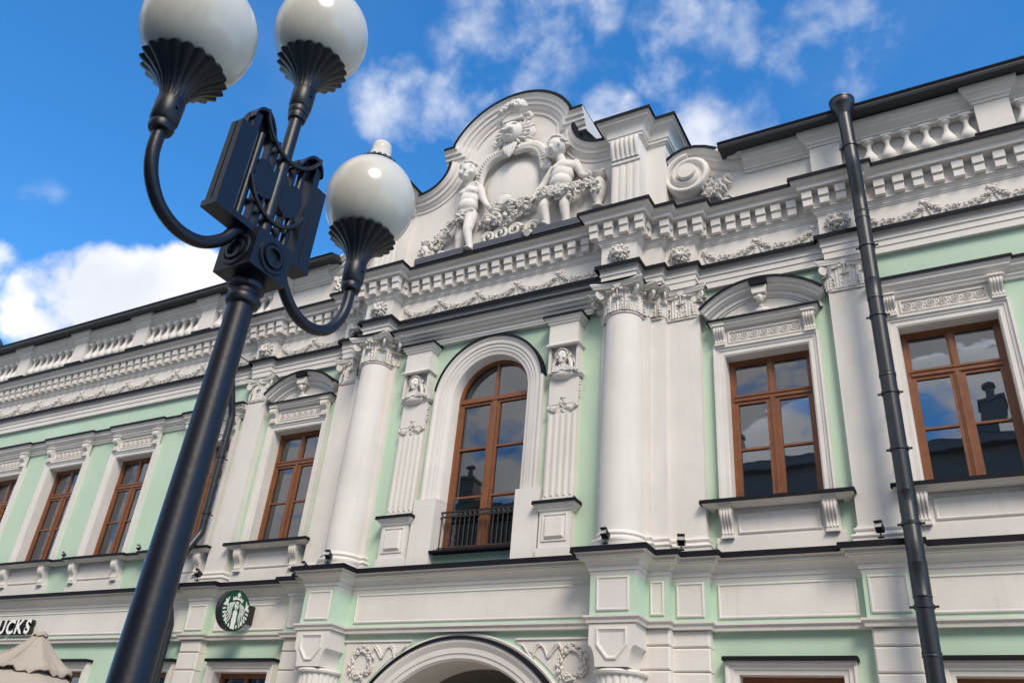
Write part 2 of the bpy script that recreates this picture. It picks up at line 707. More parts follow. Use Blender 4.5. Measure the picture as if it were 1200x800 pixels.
w = MB()
wall_boxes(w, 2.8, XR, 4.9, 9.47, -0.35, 0.0, [hole(x) for x in WINX if x > 0])
w.build('upper_wall', 'green', PAL, smooth=0)
w = MB()
wall_boxes(w, XL, -2.8, 4.9, 9.47, -0.35, 0.0, [hole(x) for x in WINX if x < 0])
w.build('upper_wall', 'green', PAL, smooth=0)
# centre bay wall round the arched window
w = MB()
rr, zc = 0.80, 8.02
w.box(-2.9, -rr, -0.35, 0.34, 4.9, zc)
w.box(rr, 2.9, -0.35, 0.34, 4.9, zc)
w.box(-rr, rr, -0.35, 0.34, 4.9, 5.20)
top = arc(0, zc, rr, 180, 0, 24)
w.prism([(-2.9, zc)] + top + [(2.9, zc), (2.9, 9.47), (-2.9, 9.47)], -0.35, 0.34)
w.build('upper_wall', 'green', PAL, smooth=0)
# ground floor
lw = [(x - 0.69, x + 0.69, 0.9, 3.47) for x in WINX]
w = MB()
wall_boxes(w, 2.79, XR, 0.0, 4.0, -0.35, 0.05, [h for h in lw if h[0] > 0])
w.build('lower_wall', 'green', PAL, smooth=0)
w = MB()
wall_boxes(w, XL, -2.79, 0.0, 4.0, -0.35, 0.05, [h for h in lw if h[0] < 0])
w.build('lower_wall', 'green', PAL, smooth=0)
w = MB()
ra, za = 1.78, 1.80
w.box(-2.80, -ra, -0.35, 0.36, 0.0, za)
w.box(ra, 2.80, -0.35, 0.36, 0.0, za)
w.prism([(-2.80, za)] + arc(0, za, ra, 180, 0, 30) + [(2.80, za), (2.80, 4.0), (-2.80, 4.0)], -0.35, 0.36)
w.build('lower_wall', 'green', PAL, smooth=0)
# core behind the entablature, rooms and passage
w = MB()
w.box(XL, XR, -0.6, 0.06, 9.47, 10.9)
w.box(-2.2, 2.2, -0.6, 0.40, 9.47, 10.9)
w.box(XL, XR, -0.6, 0.07, 4.0, 4.92)
w.box(-2.2, 2.2, -0.6, 0.38, 4.0, 4.92)
w.build('wall_core', 'white', PAL, smooth=0)
w = MB()
w.box(XL, XR, -4.4, -4.2, 0.0, 12.0)
w.box(XL, XR, -4.2, -0.36, 9.0, 9.2)
w.box(XL, XR, -4.2, -0.36, 4.5, 4.7)
w.box(XL, XL + 0.2, -4.2, -0.36, 0, 12)
w.box(XR - 0.2, XR, -4.2, -0.36, 0, 12)
for x in (-16, -13.4, -10.9, -8.45, -6, -3, 3, 6, 8.45, 10.9):
    w.box(x - 0.1, x + 0.1, -4.2, -0.36, 0.0, 9.0)
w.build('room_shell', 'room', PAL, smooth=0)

# ---- main entablature
mb = MB().molding(PE, [(-0.16, 9.44), (-0.02, 9.44), (-0.02, 9.552), (-0.005, 9.556), (-0.005, 9.655), (0.015, 9.66), (0.015, 9.775), (0.045, 9.815), (0.045, 9.832), (-0.16, 9.845)])
mb.build('architrave', 'white', PAL)
mb = MB().molding(PE, [(-0.16, 9.88), (0.085, 9.856), (0.09, 9.775), (0.078, 9.775), (0.072, 9.845), (-0.16, 9.86)])
mb.build('architrave_flashing', 'flash', PAL, smooth=0)
mb = MB().molding(PE, [(-0.1, 9.86), (0, 9.86), (0, 10.275), (-0.1, 10.275)])
mb.build('frieze', 'white', PAL, smooth=0)
mb = MB().molding(PE, [(-0.1, 10.27), (0.012, 10.27), (0.014, 10.29), (0.03, 10.30), (0.038, 10.335), (0.058, 10.355), (0.06, 10.375), (0.085, 10.378), (0.085, 10.395), (0.06, 10.40), (0.06, 10.70), (-0.1, 10.70)])
mb.build('bed_moulding', 'white', PAL)
mb = MB().molding(PE, [(-0.1, 10.695), (0.235, 10.70), (0.235, 10.775), (0.25, 10.78), (0.262, 10.795), (0.285, 10.805), (0.312, 10.825), (0.325, 10.85), (0.325, 10.868), (-0.35, 10.885)])
mb.build('cornice', 'white', PAL)
mb = MB().molding(PE, [(-0.45, 10.95), (0.345, 10.905), (0.352, 10.835), (0.338, 10.835), (0.33, 10.89), (-0.45, 10.92)])
mb.build('cornice_flashing', 'flash', PAL, smooth=0)

# dentils, each one a block with a stepped foot
d = MB()
d.bbox(-0.080, 0.080, 0.0, 0.135, 0.140, 0.292)
d.bbox(-0.074, 0.074, 0.0, 0.105, 0.0, 0.132)
d.bbox(-0.066, 0.066, 0.0, 0.095, 0.125, 0.145, 0.003)
DENT = d.mesh('dentil', 'white', 0)
for i in range(len(PE) - 1):
    (x0, f0), (x1, f1) = PE[i], PE[i + 1]
    if x1 - x0 > 0.05:
        lo = x0 - (0.10 if (i > 0 and PE[i - 1][1] < f0) else -0.12) + 0.0
        hi = x1 + (0.10 if (i + 2 < len(PE) and PE[i + 2][1] < f1) else -0.12)
        n = max(1, round((hi - lo) / 0.268))
        for k in range(n + 1):
            obj('dentil', DENT, PAL, (lerp(lo, hi, k / n), f0 + 0.055, 10.402))
    elif abs(f1 - f0) > 0.26:
        # return of a projection: one block turned sideways
        s = -1 if f1 > f0 else 1
        n = max(1, int(abs(f1 - f0) / 0.3))
        for k in range(n):
            o = obj('dentil', DENT, PAL, (x0 + s * 0.055, min(f0, f1) + abs(f1 - f0) * (k + 0.5) / n + 0.03, 10.402))
            o.rotation_euler = (0, 0, s * PI / 2)


# ---- small sculpted pieces
def rand_rot():
    return Matrix.Rotation(random.uniform(0, 6.28), 3, 'X') @ Matrix.Rotation(random.uniform(0, 6.28), 3, 'Z')


def lumps(mb, pts, r0, r1, n, spread, flat=0.6):
    """flowers and fruit scattered along a line of (x, depth, z, spread factor)"""
    for k in range(n):
        t = random.random() * (len(pts) - 1)
        i = min(int(t), len(pts) - 2)
        u = t - i
        p = [lerp(pts[i][j], pts[i + 1][j], u) for j in range(4)]
        s = spread * p[3]
        a, q = random.uniform(0, 2 * PI), math.sqrt(random.random())
        r = random.uniform(r0, r1)
        c = (p[0] + math.cos(a) * q * s, p[1] + (1 - q * q) * s * flat + random.uniform(-0.3, 0.5) * r, p[2] + math.sin(a) * q * s)
        kind = random.random()
        if kind < 0.45:      # rosette of petals
            for j in range(5):
                b = j * 2 * PI / 5 + a
                mb.ell((c[0] + math.cos(b) * r * 0.75, c[1], c[2] + math.sin(b) * r * 0.75), (r * 0.55, r * 0.4, r * 0.55), jit=0.08)
            mb.ell((c[0], c[1] + r * 0.25, c[2]), (r * 0.4, r * 0.4, r * 0.4))
        elif kind < 0.75:    # leaf
            mb.ell(c, (r * 1.3, r * 0.35, r * 0.5), rand_rot(), jit=0.1)
        else:
            mb.ell(c, (r * 0.8, r * 0.8, r * 0.8), jit=0.08)


def swag_mesh(wd):
    random.seed(5)
    mb = MB()
    pts = []
    for i in range(13):
        t = -1 + 2 * i / 12
        pts.append((t * wd * 0.47, 0.012, -0.17 * (1 - t * t) + 0.05, 0.7 + 0.8 * (1 - t * t)))
    lumps(mb, pts, 0.014, 0.027, 105, 0.048)
    for s in (-1, 1):        # knot and hanging tails
        mb.ell((s * wd * 0.48, 0.02, 0.10), (0.045, 0.03, 0.035), jit=0.1)
        mb.ell((s * wd * 0.45, 0.02, 0.135), (0.03, 0.02, 0.03), jit=0.1)
        for k in range(5):
            mb.ell((s * (wd * 0.49 - 0.012 * k), 0.015, 0.05 - 0.045 * k), (0.018, 0.014, 0.026), jit=0.15)
    return mb.mesh('garland', 'orn', 60)


SW = {}


def swags(x0, x1, F):
    n = max(1, round((x1 - x0) / 0.85))
    wd = (x1 - x0) / n
    key = round(wd, 2)
    if key not in SW:
        SW[key] = swag_mesh(wd)
    for k in range(n):
        obj('garland', SW[key], PAL, (x0 + wd * (k + 0.5), F, 10.06))


swags(-2.12, 2.12, 0.44)
for s in (-1, 1):
    a, b = sorted((s * 3.82, s * 5.64))
    swags(a, b, 0.10)
swags(6.36, XR - 0.3, 0.10)
swags(XL + 0.2, -6.36, 0.10)


def lion_mesh():
    random.seed(9)
    mb = MB()
    mb.ell((0, 0.055, 0.01), (0.085, 0.075, 0.105), ico=ICO2)
    mb.ell((0, 0.125, -0.045), (0.058, 0.05, 0.035), ico=ICO2)       # muzzle
    mb.ell((0, 0.135, 0.005), (0.022, 0.045, 0.055), ico=ICO2)       # nose ridge
    mb.ell((0, 0.165, -0.028), (0.030, 0.018, 0.018), ico=ICO1)
    mb.ell((0, 0.095, -0.115), (0.042, 0.045, 0.022), ico=ICO1)      # jaw, leaving an open mouth
    for s in (-1, 1):
        mb.ell((s * 0.040, 0.118, 0.035), (0.020, 0.018, 0.012))
        mb.ell((s * 0.043, 0.122, 0.060), (0.034, 0.022, 0.013), Matrix.Rotation(s * 0.45, 3, 'Y'))
        mb.ell((s * 0.034, 0.155, -0.058), (0.027, 0.026, 0.022))
        mb.ell((s * 0.078, 0.085, -0.02), (0.032, 0.035, 0.042))
        mb.ell((s * 0.090, 0.075, 0.115), (0.024, 0.02, 0.032))
    for k in range(110):
        a = random.uniform(0, 2 * PI)
        rad = random.uniform(0.10, 0.19) * (1.0 if math.sin(a) > -0.4 else 1.05)
        if rad < 0.125 and math.sin(a) < 0:
            rad += 0.025
        ln = random.uniform(0.03, 0.055)
        mb.ell((math.cos(a) * rad * 0.95, 0.085 - (rad - 0.09) * 0.75 + random.uniform(-0.01, 0.015), math.sin(a) * rad), (ln, 0.020, 0.013),
               Matrix.Rotation(-a + 0.55 * math.copysign(1, math.cos(a)) + random.uniform(-0.5, 0.5), 3, 'Y'), jit=0.12)
    return mb.mesh('lion_mask', 'orn', 60)


LION = lion_mesh()
for s in (-1, 1):
    for x in (2.54, 3.46, 6.0):
        obj('lion_mask', LION, PAL, (s * x, face_at(PE, s * x), 10.07))


# ---- capitals
def capital_mesh(square):
    random.seed(3)
    mb = MB()
    hw = 0.30

    def rad(a, k=1.0):
        if not square:
            return hw * k
        c, s_ = abs(math.cos(a)), abs(math.sin(a))
        return hw * k / max(c, s_) if max(c, s_) > 0.78 else hw * k / 0.78
    H = 0.56
    prof = [(1.0, -0.005), (1.06, 0.0), (1.06, 0.02), (1.0, 0.03), (0.96, 0.06), (0.97, 0.30), (1.04, 0.42), (1.16, 0.48)]
    n = 32
    vs = []
    for i in range(n):
        a = 2 * PI * i / n
        for k, z in prof:
            r = rad(a, k)
            vs.append((r * math.cos(a), r * math.sin(a), z))
    q = len(prof)
    fs = []
    for i in range(n):
        for j in range(q - 1):
            i2 = (i + 1) % n
            fs.append([i * q + j, i2 * q + j, i2 * q + j + 1, i * q + j + 1])
    mb.add(vs, fs)
    for row, (h, w, curl, off) in enumerate(((0.245, 0.235, 0.10, 0.0), (0.375, 0.22, 0.115, 0.5))):
        for k in range(8):
            a = 2 * PI * (k + off) / 8
            r = rad(a, 0.97 if row else 1.0)
            mb.leaf((r * math.cos(a), r * math.sin(a), 0.03), (math.cos(a), math.sin(a), 0), (0, 0, 1), (-math.sin(a), math.cos(a), 0), h, w, curl, 6, 17, 19)
    for k in range(16):      # sprigs between the leaves
        a = 2 * PI * (k + 0.5) / 16
        r = rad(a, 1.03)
        mb.leaf((r * math.cos(a), r * math.sin(a), 0.22), (math.cos(a), math.sin(a), 0), (0, 0, 1), (-math.sin(a), math.cos(a), 0), 0.22, 0.085, 0.06, 3, 7, 9)
    # corner volutes
    for k in range(4):
        a = PI / 4 + k * PI / 2
        o_ = Vector((math.cos(a), math.sin(a), 0))
        base = hw * (1.1 if square else 0.98)
        pts = []
        for i in range(9):
            t = i / 8
            pts.append(o_ * (base + 0.15 * t * t) + Vector((0, 0, 0.22 + 0.23 * math.sin(t * PI / 2))))
        ctr = o_ * (base + 0.155) + Vector((0, 0, 0.385))
        for i in range(1, 22):
            t = i / 21
            rr_ = 0.067 * (1 - t) + 0.012
            an = PI / 2 - t * 4.2 * PI
            pts.append(ctr + o_ * (math.cos(an) * rr_) + Vector((0, 0, math.sin(an) * rr_)))
        mb.tube(pts, [0.022] * 9 + [0.022 - 0.008 * i / 20 for i in range(21)], 6)
        mb.ell(ctr, (0.03, 0.03, 0.03))
        # inner stalks rolling towards the middle of each side
        for sg in (-1, 1):
            sd_ = Vector((-math.sin(a), math.cos(a), 0)) * sg
            p2 = []
            for i in range(14):
                t = i / 13
                aa = a + sg * lerp(0.34, 0.60, min(t * 1.6, 1))
                rr2 = rad(aa, 1.02) + 0.07 * t
                p2.append(Vector((rr2 * math.cos(aa), rr2 * math.sin(aa), 0.22 + 0.2 * math.sin(min(t * 1.5, 1) * PI / 2))))
            mb.tube(p2, 0.016, 5)
            mb.ell(p2[-1], (0.034, 0.034, 0.034), jit=0.1)
    # abacus with hollow sides
    for z0, z1, k in ((0.475, 0.505, 1.0), (0.505, 0.53, 1.05), (0.53, H, 1.09)):
        ol = []
        for q4 in range(4):
            a0 = q4 * PI / 2
            for i in range(11):
                u = -1 + 2 * i / 10
                r = hw * k * (1.20 + 0.20 * u * u)
                y = u * hw * 1.36 * k
                ol.append((r * math.cos(a0) - y * math.sin(a0), r * math.sin(a0) + y * math.cos(a0)))
        nn = len(ol)
        mb.add([(x, y, z0) for x, y in ol] + [(x, y, z1) for x, y in ol],
               [list(range(nn))[::-1], list(range(nn, 2 * nn))] + [[i, (i + 1) % nn, nn + (i + 1) % nn, nn + i] for i in range(nn)])
        if z1 == H:
            # the side flower
            for q4 in range(4):
                a0 = q4 * PI / 2
                c = Vector((math.cos(a0), math.sin(a0), 0)) * (hw * 1.24) + Vector((0, 0, 0.49))
                for j in range(6):
                    b = j * PI / 3
                    t_ = Vector((-math.sin(a0), math.cos(a0), 0)) * (math.cos(b) * 0.042) + Vector((0, 0, math.sin(b) * 0.042))
                    mb.ell(c + t_, (0.03, 0.03, 0.03))
                mb.ell(c, (0.03, 0.03, 0.03))
                mb.tube([c + Vector((0, 0, -0.03)), c + Vector((0, 0, -0.2)) - Vector((math.cos(a0), math.sin(a0), 0)) * 0.05], 0.016, 5)
    return mb.mesh('capital', 'orn', 55)


CAPR, CAPS = capital_mesh(False), capital_mesh(True)
fl = MB()
fl.box(-0.435, 0.435, -0.3, 0.435, 0.562, 0.578)
CAPFL = fl.mesh('capital_flashing', 'flash', 0)


def base_prof(h=0.25):
    return [(1.22, 0), (1.22, 0.06), (1.25, 0.075), (1.27, 0.10), (1.25, 0.125), (1.15, 0.135), (1.10, 0.15), (1.09, 0.17), (1.13, 0.178), (1.15, 0.195), (1.13, 0.212), (1.06, 0.22), (1.05, 0.235), (1.0, 0.25)]


def pilaster(x0, x1, F, z0=5.0, z1=8.90, cap=True, back=-0.05):
    cx = (x0 + x1) / 2
    hw = (x1 - x0) / 2
    mb = MB()
    mb.box(-hw, hw, back, F, 0.26, z1 - z0)
    p = mb.build('pilaster', 'white', PAL, (cx, 0, z0), smooth=0)
    b = MB()
    pl = [(-hw, back), (-hw, F), (hw, F), (hw, back)]
    b.molding(pl, [(0, 0.0), (0.07, 0.0), (0.07, 0.075), (0.075, 0.08), (0.085, 0.105), (0.075, 0.13), (0.045, 0.14), (0.03, 0.155), (0.03, 0.175), (0.045, 0.185), (0.05, 0.205), (0.04, 0.222), (0.015, 0.232), (0.012, 0.258), (0, 0.262)])
    b.build('base', 'white', p, smooth=38)
    if cap:
        sx = hw / 0.30
        sy = max((F + 0.02) / 0.30, 0.45)
        obj('capital', CAPS, p, (0, F - 0.30 * sy + 0.015, z1 - z0 - 0.02), (sx, sy, 1))
        obj('capital_flashing', CAPFL, p, (0, F - 0.30 * sy + 0.015, z1 - z0 - 0.02), (sx, sy, 1))
    return p


for s in (-1, 1):
    def sp(a, b):
        return (a, b) if s > 0 else (-b, -a)
    pilaster(*sp(2.14, 2.97), 0.40)
    pilaster(*sp(2.80, 3.19), 0.30)
    pilaster(*sp(3.14, 3.73), 0.155)
    pilaster(*sp(5.73, 6.27), 0.125)
    # round column
    c = MB()
    prof = [(0.335, 0.24)] + [(0.335 - 0.04 * max(0, (t - 0.3) / 0.7) ** 1.5, 0.26 + 3.64 * t) for t in [i / 14 for i in range(15)]]
    c.lathe(prof, n=48)
    p = c.build('column', 'white', PAL, (s * 2.557, 0.44, 5.0), smooth=50)
    b = MB().lathe([(r * 0.335, z) for r, z in base_prof()], n=48)
    b.box(-0.40, 0.40, -0.40, 0.40, -0.04, 0.004)
    b.build('base', 'white', p)
    obj('capital', CAPR, p, (0, 0, 3.88))
    obj('capital_flashing', CAPFL, p, (0, 0, 3.88), (1.0, 1.0, 1))

# ---- lower (pedestal) entablature
mb = MB().molding(PP, [(-0.1, 4.60), (0.0, 4.60), (0.012, 4.662), (0.03, 4.668), (0.03, 4.73), (0.05, 4.735), (0.062, 4.765), (0.095, 4.80), (0.13, 4.815), (0.13, 4.825), (0.16, 4.83), (0.16, 4.875), (0.178, 4.88), (0.20, 4.90), (0.20, 4.925), (-0.2, 4.94)])
mb.build('string_cornice', 'white', PAL)
mb = MB().molding(PP, [(-0.4, 5.005), (0.225, 4.962), (0.232, 4.88), (0.218, 4.88), (0.205, 4.945), (-0.4, 4.975)])
mb.build('string_cornice_flashing', 'flash', PAL, smooth=0)
mb = MB().molding(PP, [(-0.1, 4.06), (0.0, 4.06), (0.0, 4.62), (-0.1, 4.62)])
mb.build('dado', 'green', PAL, smooth=0)
mb = MB().molding(PP, [(-0.2, 3.965), (0.03, 3.965), (0.035, 3.985), (0.035, 4.015), (0.05, 4.02), (0.068, 4.035), (0.07, 4.062), (-0.1, 4.072)])
mb.build('string_course', 'white', PAL)


def panel(x0, x1, z0, z1, F, w=0.055, parent=PAL, fm='white'):
    mb = MB()
    prof = [(0, F - 0.02), (0, F + 0.018), (0.012, F + 0.026), (0.022, F + 0.026), (0.030, F + 0.014), (w, F + 0.010), (w, F - 0.02)]
    mb.sweep([(x0, z0), (x0, z1), (x1, z1), (x1, z0)], prof, 1, True)
    p = mb.build('panel', 'white', parent)
    f = MB().box(x0 + w - 0.004, x1 - w + 0.004, F - 0.02, F + 0.012, z0 + w - 0.004, z1 - w + 0.004)
    f.build('field', fm, p, smooth=0)
    return p


PZ = (4.125, 4.585)
panel(-2.10, 2.10, *PZ, 0.42)
for s in (-1, 1):
    def sp(a, b):
        return (a, b) if s > 0 else (-b, -a)
    panel(*sp(2.35, 2.83), *PZ, 0.78)
    panel(*sp(2.99, 3.19), *PZ, 0.41)
    panel(*sp(3.31, 3.70), *PZ, 0.25)
    panel(*sp(3.85, 5.63), *PZ, 0.11)
    panel(*sp(5.78, 6.24), *PZ, 0.24)
panel(6.40, 11.8, *PZ, 0.11)
panel(-17.8, -6.40, *PZ, 0.11)

# ---- rusticated ground floor piers, block by block
BLK = {}
for s in (-1, 1):
    for x0, x1, F in ((2.72, 3.25, 0.375), (3.20, 3.745, 0.22), (5.75, 6.27, 0.22)):
        wd = x1 - x0
        z = 3.962
        for k, h in enumerate([0.225] + [0.305] * 12):
            key = (round(wd, 2), k == 0)
            if key not in BLK:
                BLK[key] = MB().frust(-wd / 2, wd / 2, -h + 0.008, 0, -0.3, 0.0 - 0.02, None).frust(-wd / 2, wd / 2, -h + 0.008, 0, -0.02, 0.0, 0.02, back=False).mesh('stone_block', 'white', 0)
            obj('stone_block', BLK[key], PAL, (s * (x0 + x1) / 2, F, z))
            z -= h

# half round fluted shafts with shield blocks under the columns
for s in (-1, 1):
    cx = s * 2.59
    mb = MB()
    mb.lathe([(0.33, 0.0), (0.33, 3.36)], (0, 0, 0), 96, mod=lambda a, j: 1 - 0.05 * max(0, math.cos(a * 20)) ** 0.5)
    p = mb.build('fluted_shaft', 'white', PAL, (cx, 0.44, 0.0), smooth=30)
    MB().lathe([(0.33, 3.33), (0.365, 3.34), (0.375, 3.365), (0.365, 3.39), (0.33, 3.40)], n=48).build('ring', 'white', p)
    mb = MB()
    ol = [(-0.335, 3.96), (0.335, 3.96), (0.335, 3.68)]
    ol += [(0.335 - 0.10 * math.sin(R(t)), 3.68 - 0.27 * (1 - math.cos(R(t)))) for t in (20, 40, 60, 80, 90)]
    ol += [(-x, z) for x, z in ol[:1:-1]]
    mb.prism(ol, 0.0, 0.79)
    p = mb.build('shield_block', 'white', PAL, (cx, 0, 0), smooth=30)
    sh = [(-0.22, 3.90), (0.22, 3.90), (0.22, 3.68), (0.07, 3.50), (-0.07, 3.50), (-0.22, 3.68)]
    mb = MB().sweep(sh, [(0, 0.78), (0, 0.81), (0.02, 0.815), (0.035, 0.80), (0.05, 0.795), (0.05, 0.77)], 1, True)
    mb.build('shield_frame', 'white', p)
# ---- entrance arch
mb = MB()
path = [(-2.06, 0.0)] + arc(0, za, 2.06, 180, 0, 48) + [(2.06, 0.0)]
mb.sweep(path, [(0.0, 0.30), (0.0, 0.475), (0.03, 0.485), (0.06, 0.475), (0.085, 0.45), (0.11, 0.445), (0.12, 0.435), (0.20, 0.43), (0.205, 0.415), (0.27, 0.41), (0.275, 0.40), (0.30, 0.385), (0.30, -0.35), (0.28, -0.36)], 1)
mb.build('entrance_archivolt', 'white', PAL)
mb = MB().sweep(arc(0, za, 2.085, 165, 15, 44), [(-0.012, 0.36), (-0.012, 0.50), (0.03, 0.505), (0.03, 0.49), (0.02, 0.485), (0.02, 0.36)], 1)
mb.build('archivolt_flashing', 'flash', PAL)
mb = MB().sweep(arc(0, za, 2.16, 165, 15, 44), [(0, 0.34), (0, 0.40), (0.02, 0.41), (0.05, 0.40), (0.06, 0.34)], 1)
mb.build('arch_outer_band', 'white', PAL)
mb = MB()
mb.sweep([(-1.77, 0)] + arc(0, za, 1.77, 180, 0, 40) + [(1.77, 0)], [(0, -0.30), (0, -4.2)], 1)
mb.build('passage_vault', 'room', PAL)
for s in (-1, 1):
    # spandrel fields with wreaths and ribbons
    mb = MB()
    ol = [(s * 2.20, 3.84), (s * 0.95, 3.84)] + [(s * 2.21 * math.cos(R(a)), za + 2.21 * math.sin(R(a))) for a in range(66, 9, -4)] + [(s * 2.20, za + 0.3)]
    if s < 0:
        ol = ol[::-1]
    mb.prism(ol, 0.34, 0.372)
    p = mb.build('spandrel_panel', 'white', PAL, smooth=0)
    fr = MB().box(*sorted((s * 0.92, s * 2.24)), 0.35, 0.395, 3.842, 3.868)
    fr.build('spandrel_edge', 'white', p, smooth=0)
    random.seed(21)
    mb = MB()
    pts = [(s * 1.84 + 0.20 * math.cos(a), 0.37, 3.53 + 0.20 * math.sin(a), 1.0) for a in [i * 2 * PI / 20 for i in range(21)]]
    for k in range(150):
        i = random.randrange(20)
        a = math.atan2(pts[i][2] - 3.53, pts[i][0] - s * 1.84) + random.uniform(-0.15, 0.15)
        rr_ = 0.20 + random.uniform(-0.055, 0.055)
        mb.ell((s * 1.84 + rr_ * math.cos(a), 0.385 + random.uniform(0, 0.03), 3.53 + rr_ * math.sin(a)), (0.038, 0.013, 0.015),
               Matrix.Rotation(-a - PI / 2 + random.uniform(-0.8, 0.8), 3, 'Y'), jit=0.1)
    for k in range(2):
        rib = []
        for i in range(26):
            t = i / 25
            rib.append((s * (1.66 - 0.62 * t + 0.02 * math.sin(t * 18)), 0.385, 3.70 + 0.085 * math.sin(t * 14 + k * 0.5) - 0.02 * k))
        mb.tube(rib, [0.022 * (1 - 0.6 * i / 25) for i in range(26)], 6)
    mb.build('wreath', 'orn', p, smooth=60)


# ================================================================== windows of the upper floor
def ring(mb, x0, x1, z0, z1, w, d0, d1, b=0.0):
    mb.box(x0, x1, d0, d1, z1 - w, z1)
    mb.box(x0, x1, d0, d1, z0, z0 + w)
    mb.box(x0, x0 + w, d0, d1, z0 + w, z1 - w)
    mb.box(x1 - w, x1, d0, d1, z0 + w, z1 - w)


def make_window():
    """six-light wooden window, local origin at the middle of its foot"""
    H, w = W1 - W0, WH
    zt = H * 0.715
    mb = MB()
    ring(mb, -w, w, 0.0, H, 0.06, -0.07, 0.03)
    mb.box(-w + 0.06, w - 0.06, -0.07, 0.045, zt - 0.04, zt + 0.045)
    mb.box(-w + 0.06, w - 0.06, -0.05, 0.060, zt + 0.02, zt + 0.045)
    mb.box(-0.045, 0.045, -0.07, 0.035, 0.06, zt - 0.04)
    mb.box(-0.018, 0.018, -0.05, 0.05, 0.06, zt - 0.04)
    mb.box(-0.028, 0.028, -0.06, 0.03, zt + 0.045, H - 0.06)
    fr = mb.build('window', 'wood', PAL, (0, -0.2, W0), smooth=0)
    zm = zt * 0.50
    cells = []
    for s in (-1, 1):
        a, b = sorted((s * 0.045, s * (w - 0.06)))
        sash = MB()
        ring(sash, a, b, 0.06, zt - 0.04, 0.052, -0.045, 0.022)
        sash.box(a + 0.052, b - 0.052, -0.03, 0.018, zm - 0.016, zm + 0.016)
        sash.build('sash', 'wood', fr, smooth=0)
        cells += [(a + 0.05, b - 0.05, 0.11, zm - 0.014), (a + 0.05, b - 0.05, zm + 0.014, zt - 0.09)]
        a, b = sorted((s * 0.028, s * (w - 0.06)))
        up = MB()
        ring(up, a, b, zt + 0.045, H - 0.06, 0.03, -0.04, 0.015)
        up.build('sash', 'wood', fr, smooth=0)
        cells.append((a + 0.028, b - 0.028, zt + 0.073, H - 0.088))
    for a, b, c, d_ in cells:
        MB().box(a, b, -0.016, -0.010, c, d_).build('pane', 'glass', fr, smooth=0)
    return fr


def make_casing():
    mb = MB()
    w = WH
    path = [(-w, W0 - 0.02), (-w, W1), (w, W1), (w, W0 - 0.02)]
    # the jambs and head: reveal, two flat bands and an outer lip
    mb.sweep(path, [(0.0, -0.32), (0.0, 0.045), (-0.015, 0.052), (-0.02, 0.06), (-0.085, 0.06), (-0.09, 0.075), (-0.13, 0.082), (-0.135, 0.105), (-0.17, 0.105), (-0.17, -0.02), (-0.06, -0.03), (-0.06, -0.32)], 1)
    return mb.build('window_casing', 'white', PAL)


def console_mesh(w, h, dt, db, ribs=4):
    """scrolled bracket: deep at the top, curling in to the foot; origin at the top of its back"""
    mb = MB()
    ol = [(-0.02, 0.0), (dt, 0.0), (dt, -0.03 * h / 0.3)]
    for i in range(13):
        t = i / 12
        ol.append((lerp(dt * 0.92, db, t) + 0.03 * math.sin(t * 2 * PI), -h * (0.10 + 0.80 * t)))
    ol += [(db * 0.9, -h), (-0.02, -h)]
    mb.prismx(ol, -w / 2, w / 2)
    for k in range(ribs):
        x = -w / 2 + w * (k + 0.5) / ribs
        mb.tube([(x, d_ + 0.003, z) for d_, z in ol[2:-2]], w / ribs * 0.36, 6)
    mb.box(-w * 0.60, w * 0.60, -0.02, dt + 0.025, -0.002, 0.028)
    mb.box(-w * 0.52, w * 0.52, -0.02, db + 0.02, -h - 0.022, -h + 0.006)
    for s in (-1, 1):
        mb.tube([(s * w * 0.42, dt * 0.72, -h * 0.17), (s * w * 0.56, dt * 0.72, -h * 0.17)], h * 0.10, 10)
    return mb.mesh('console', 'orn', 40)


CON_HEAD = console_mesh(0.16, 0.30, 0.125, 0.06)
CON_SILL = console_mesh(0.17, 0.42, 0.16, 0.07)


def rosette_mesh():
    mb = MB()
    mb.sweep([(-0.56, 8.335), (-0.56, 8.545), (0.56, 8.545), (0.56, 8.335)], [(0, 0.0), (0, 0.085), (0.02, 0.09), (0.028, 0.078), (0.028, 0.0)], 1, True)
    n = 7
    for k in range(n):
        x = -0.465 + 0.93 * k / (n - 1)
        c = (x, 0.066, 8.44)
        mb.tube([(x + 0.058 * math.cos(a), 0.07, 8.44 + 0.058 * math.sin(a)) for a in [i * 2 * PI / 12 for i in range(13)]], 0.011, 5)
        for j in range(6):
            a = j * PI / 3
            mb.ell((x + 0.03 * math.cos(a), 0.07, 8.44 + 0.03 * math.sin(a)), (0.016, 0.016, 0.016))
        mb.ell((x, 0.078, 8.44), (0.014, 0.016, 0.014))
        if k < n - 1:
            for s in (-1, 1):
                mb.ell((x + 0.078, 0.066, 8.44 + s * 0.032), (0.012, 0.012, 0.026))
    return mb.mesh('rosette_frieze', 'orn', 60)


ROS = rosette_mesh()
hb = MB().box(-0.66, 0.66, -0.02, 0.062, 8.28, 8.60)
HEADBLOCK = hb.mesh('head_panel', 'white', 0)


def make_apron():
    mb = MB()
    mb.box(-0.86, 0.86, -0.02, 0.075, 4.98, 5.24)
    mb.box(-0.80, 0.80, -0.02, 0.045, 5.24, 5.66)
    return mb.build('apron', 'white', PAL, smooth=0)


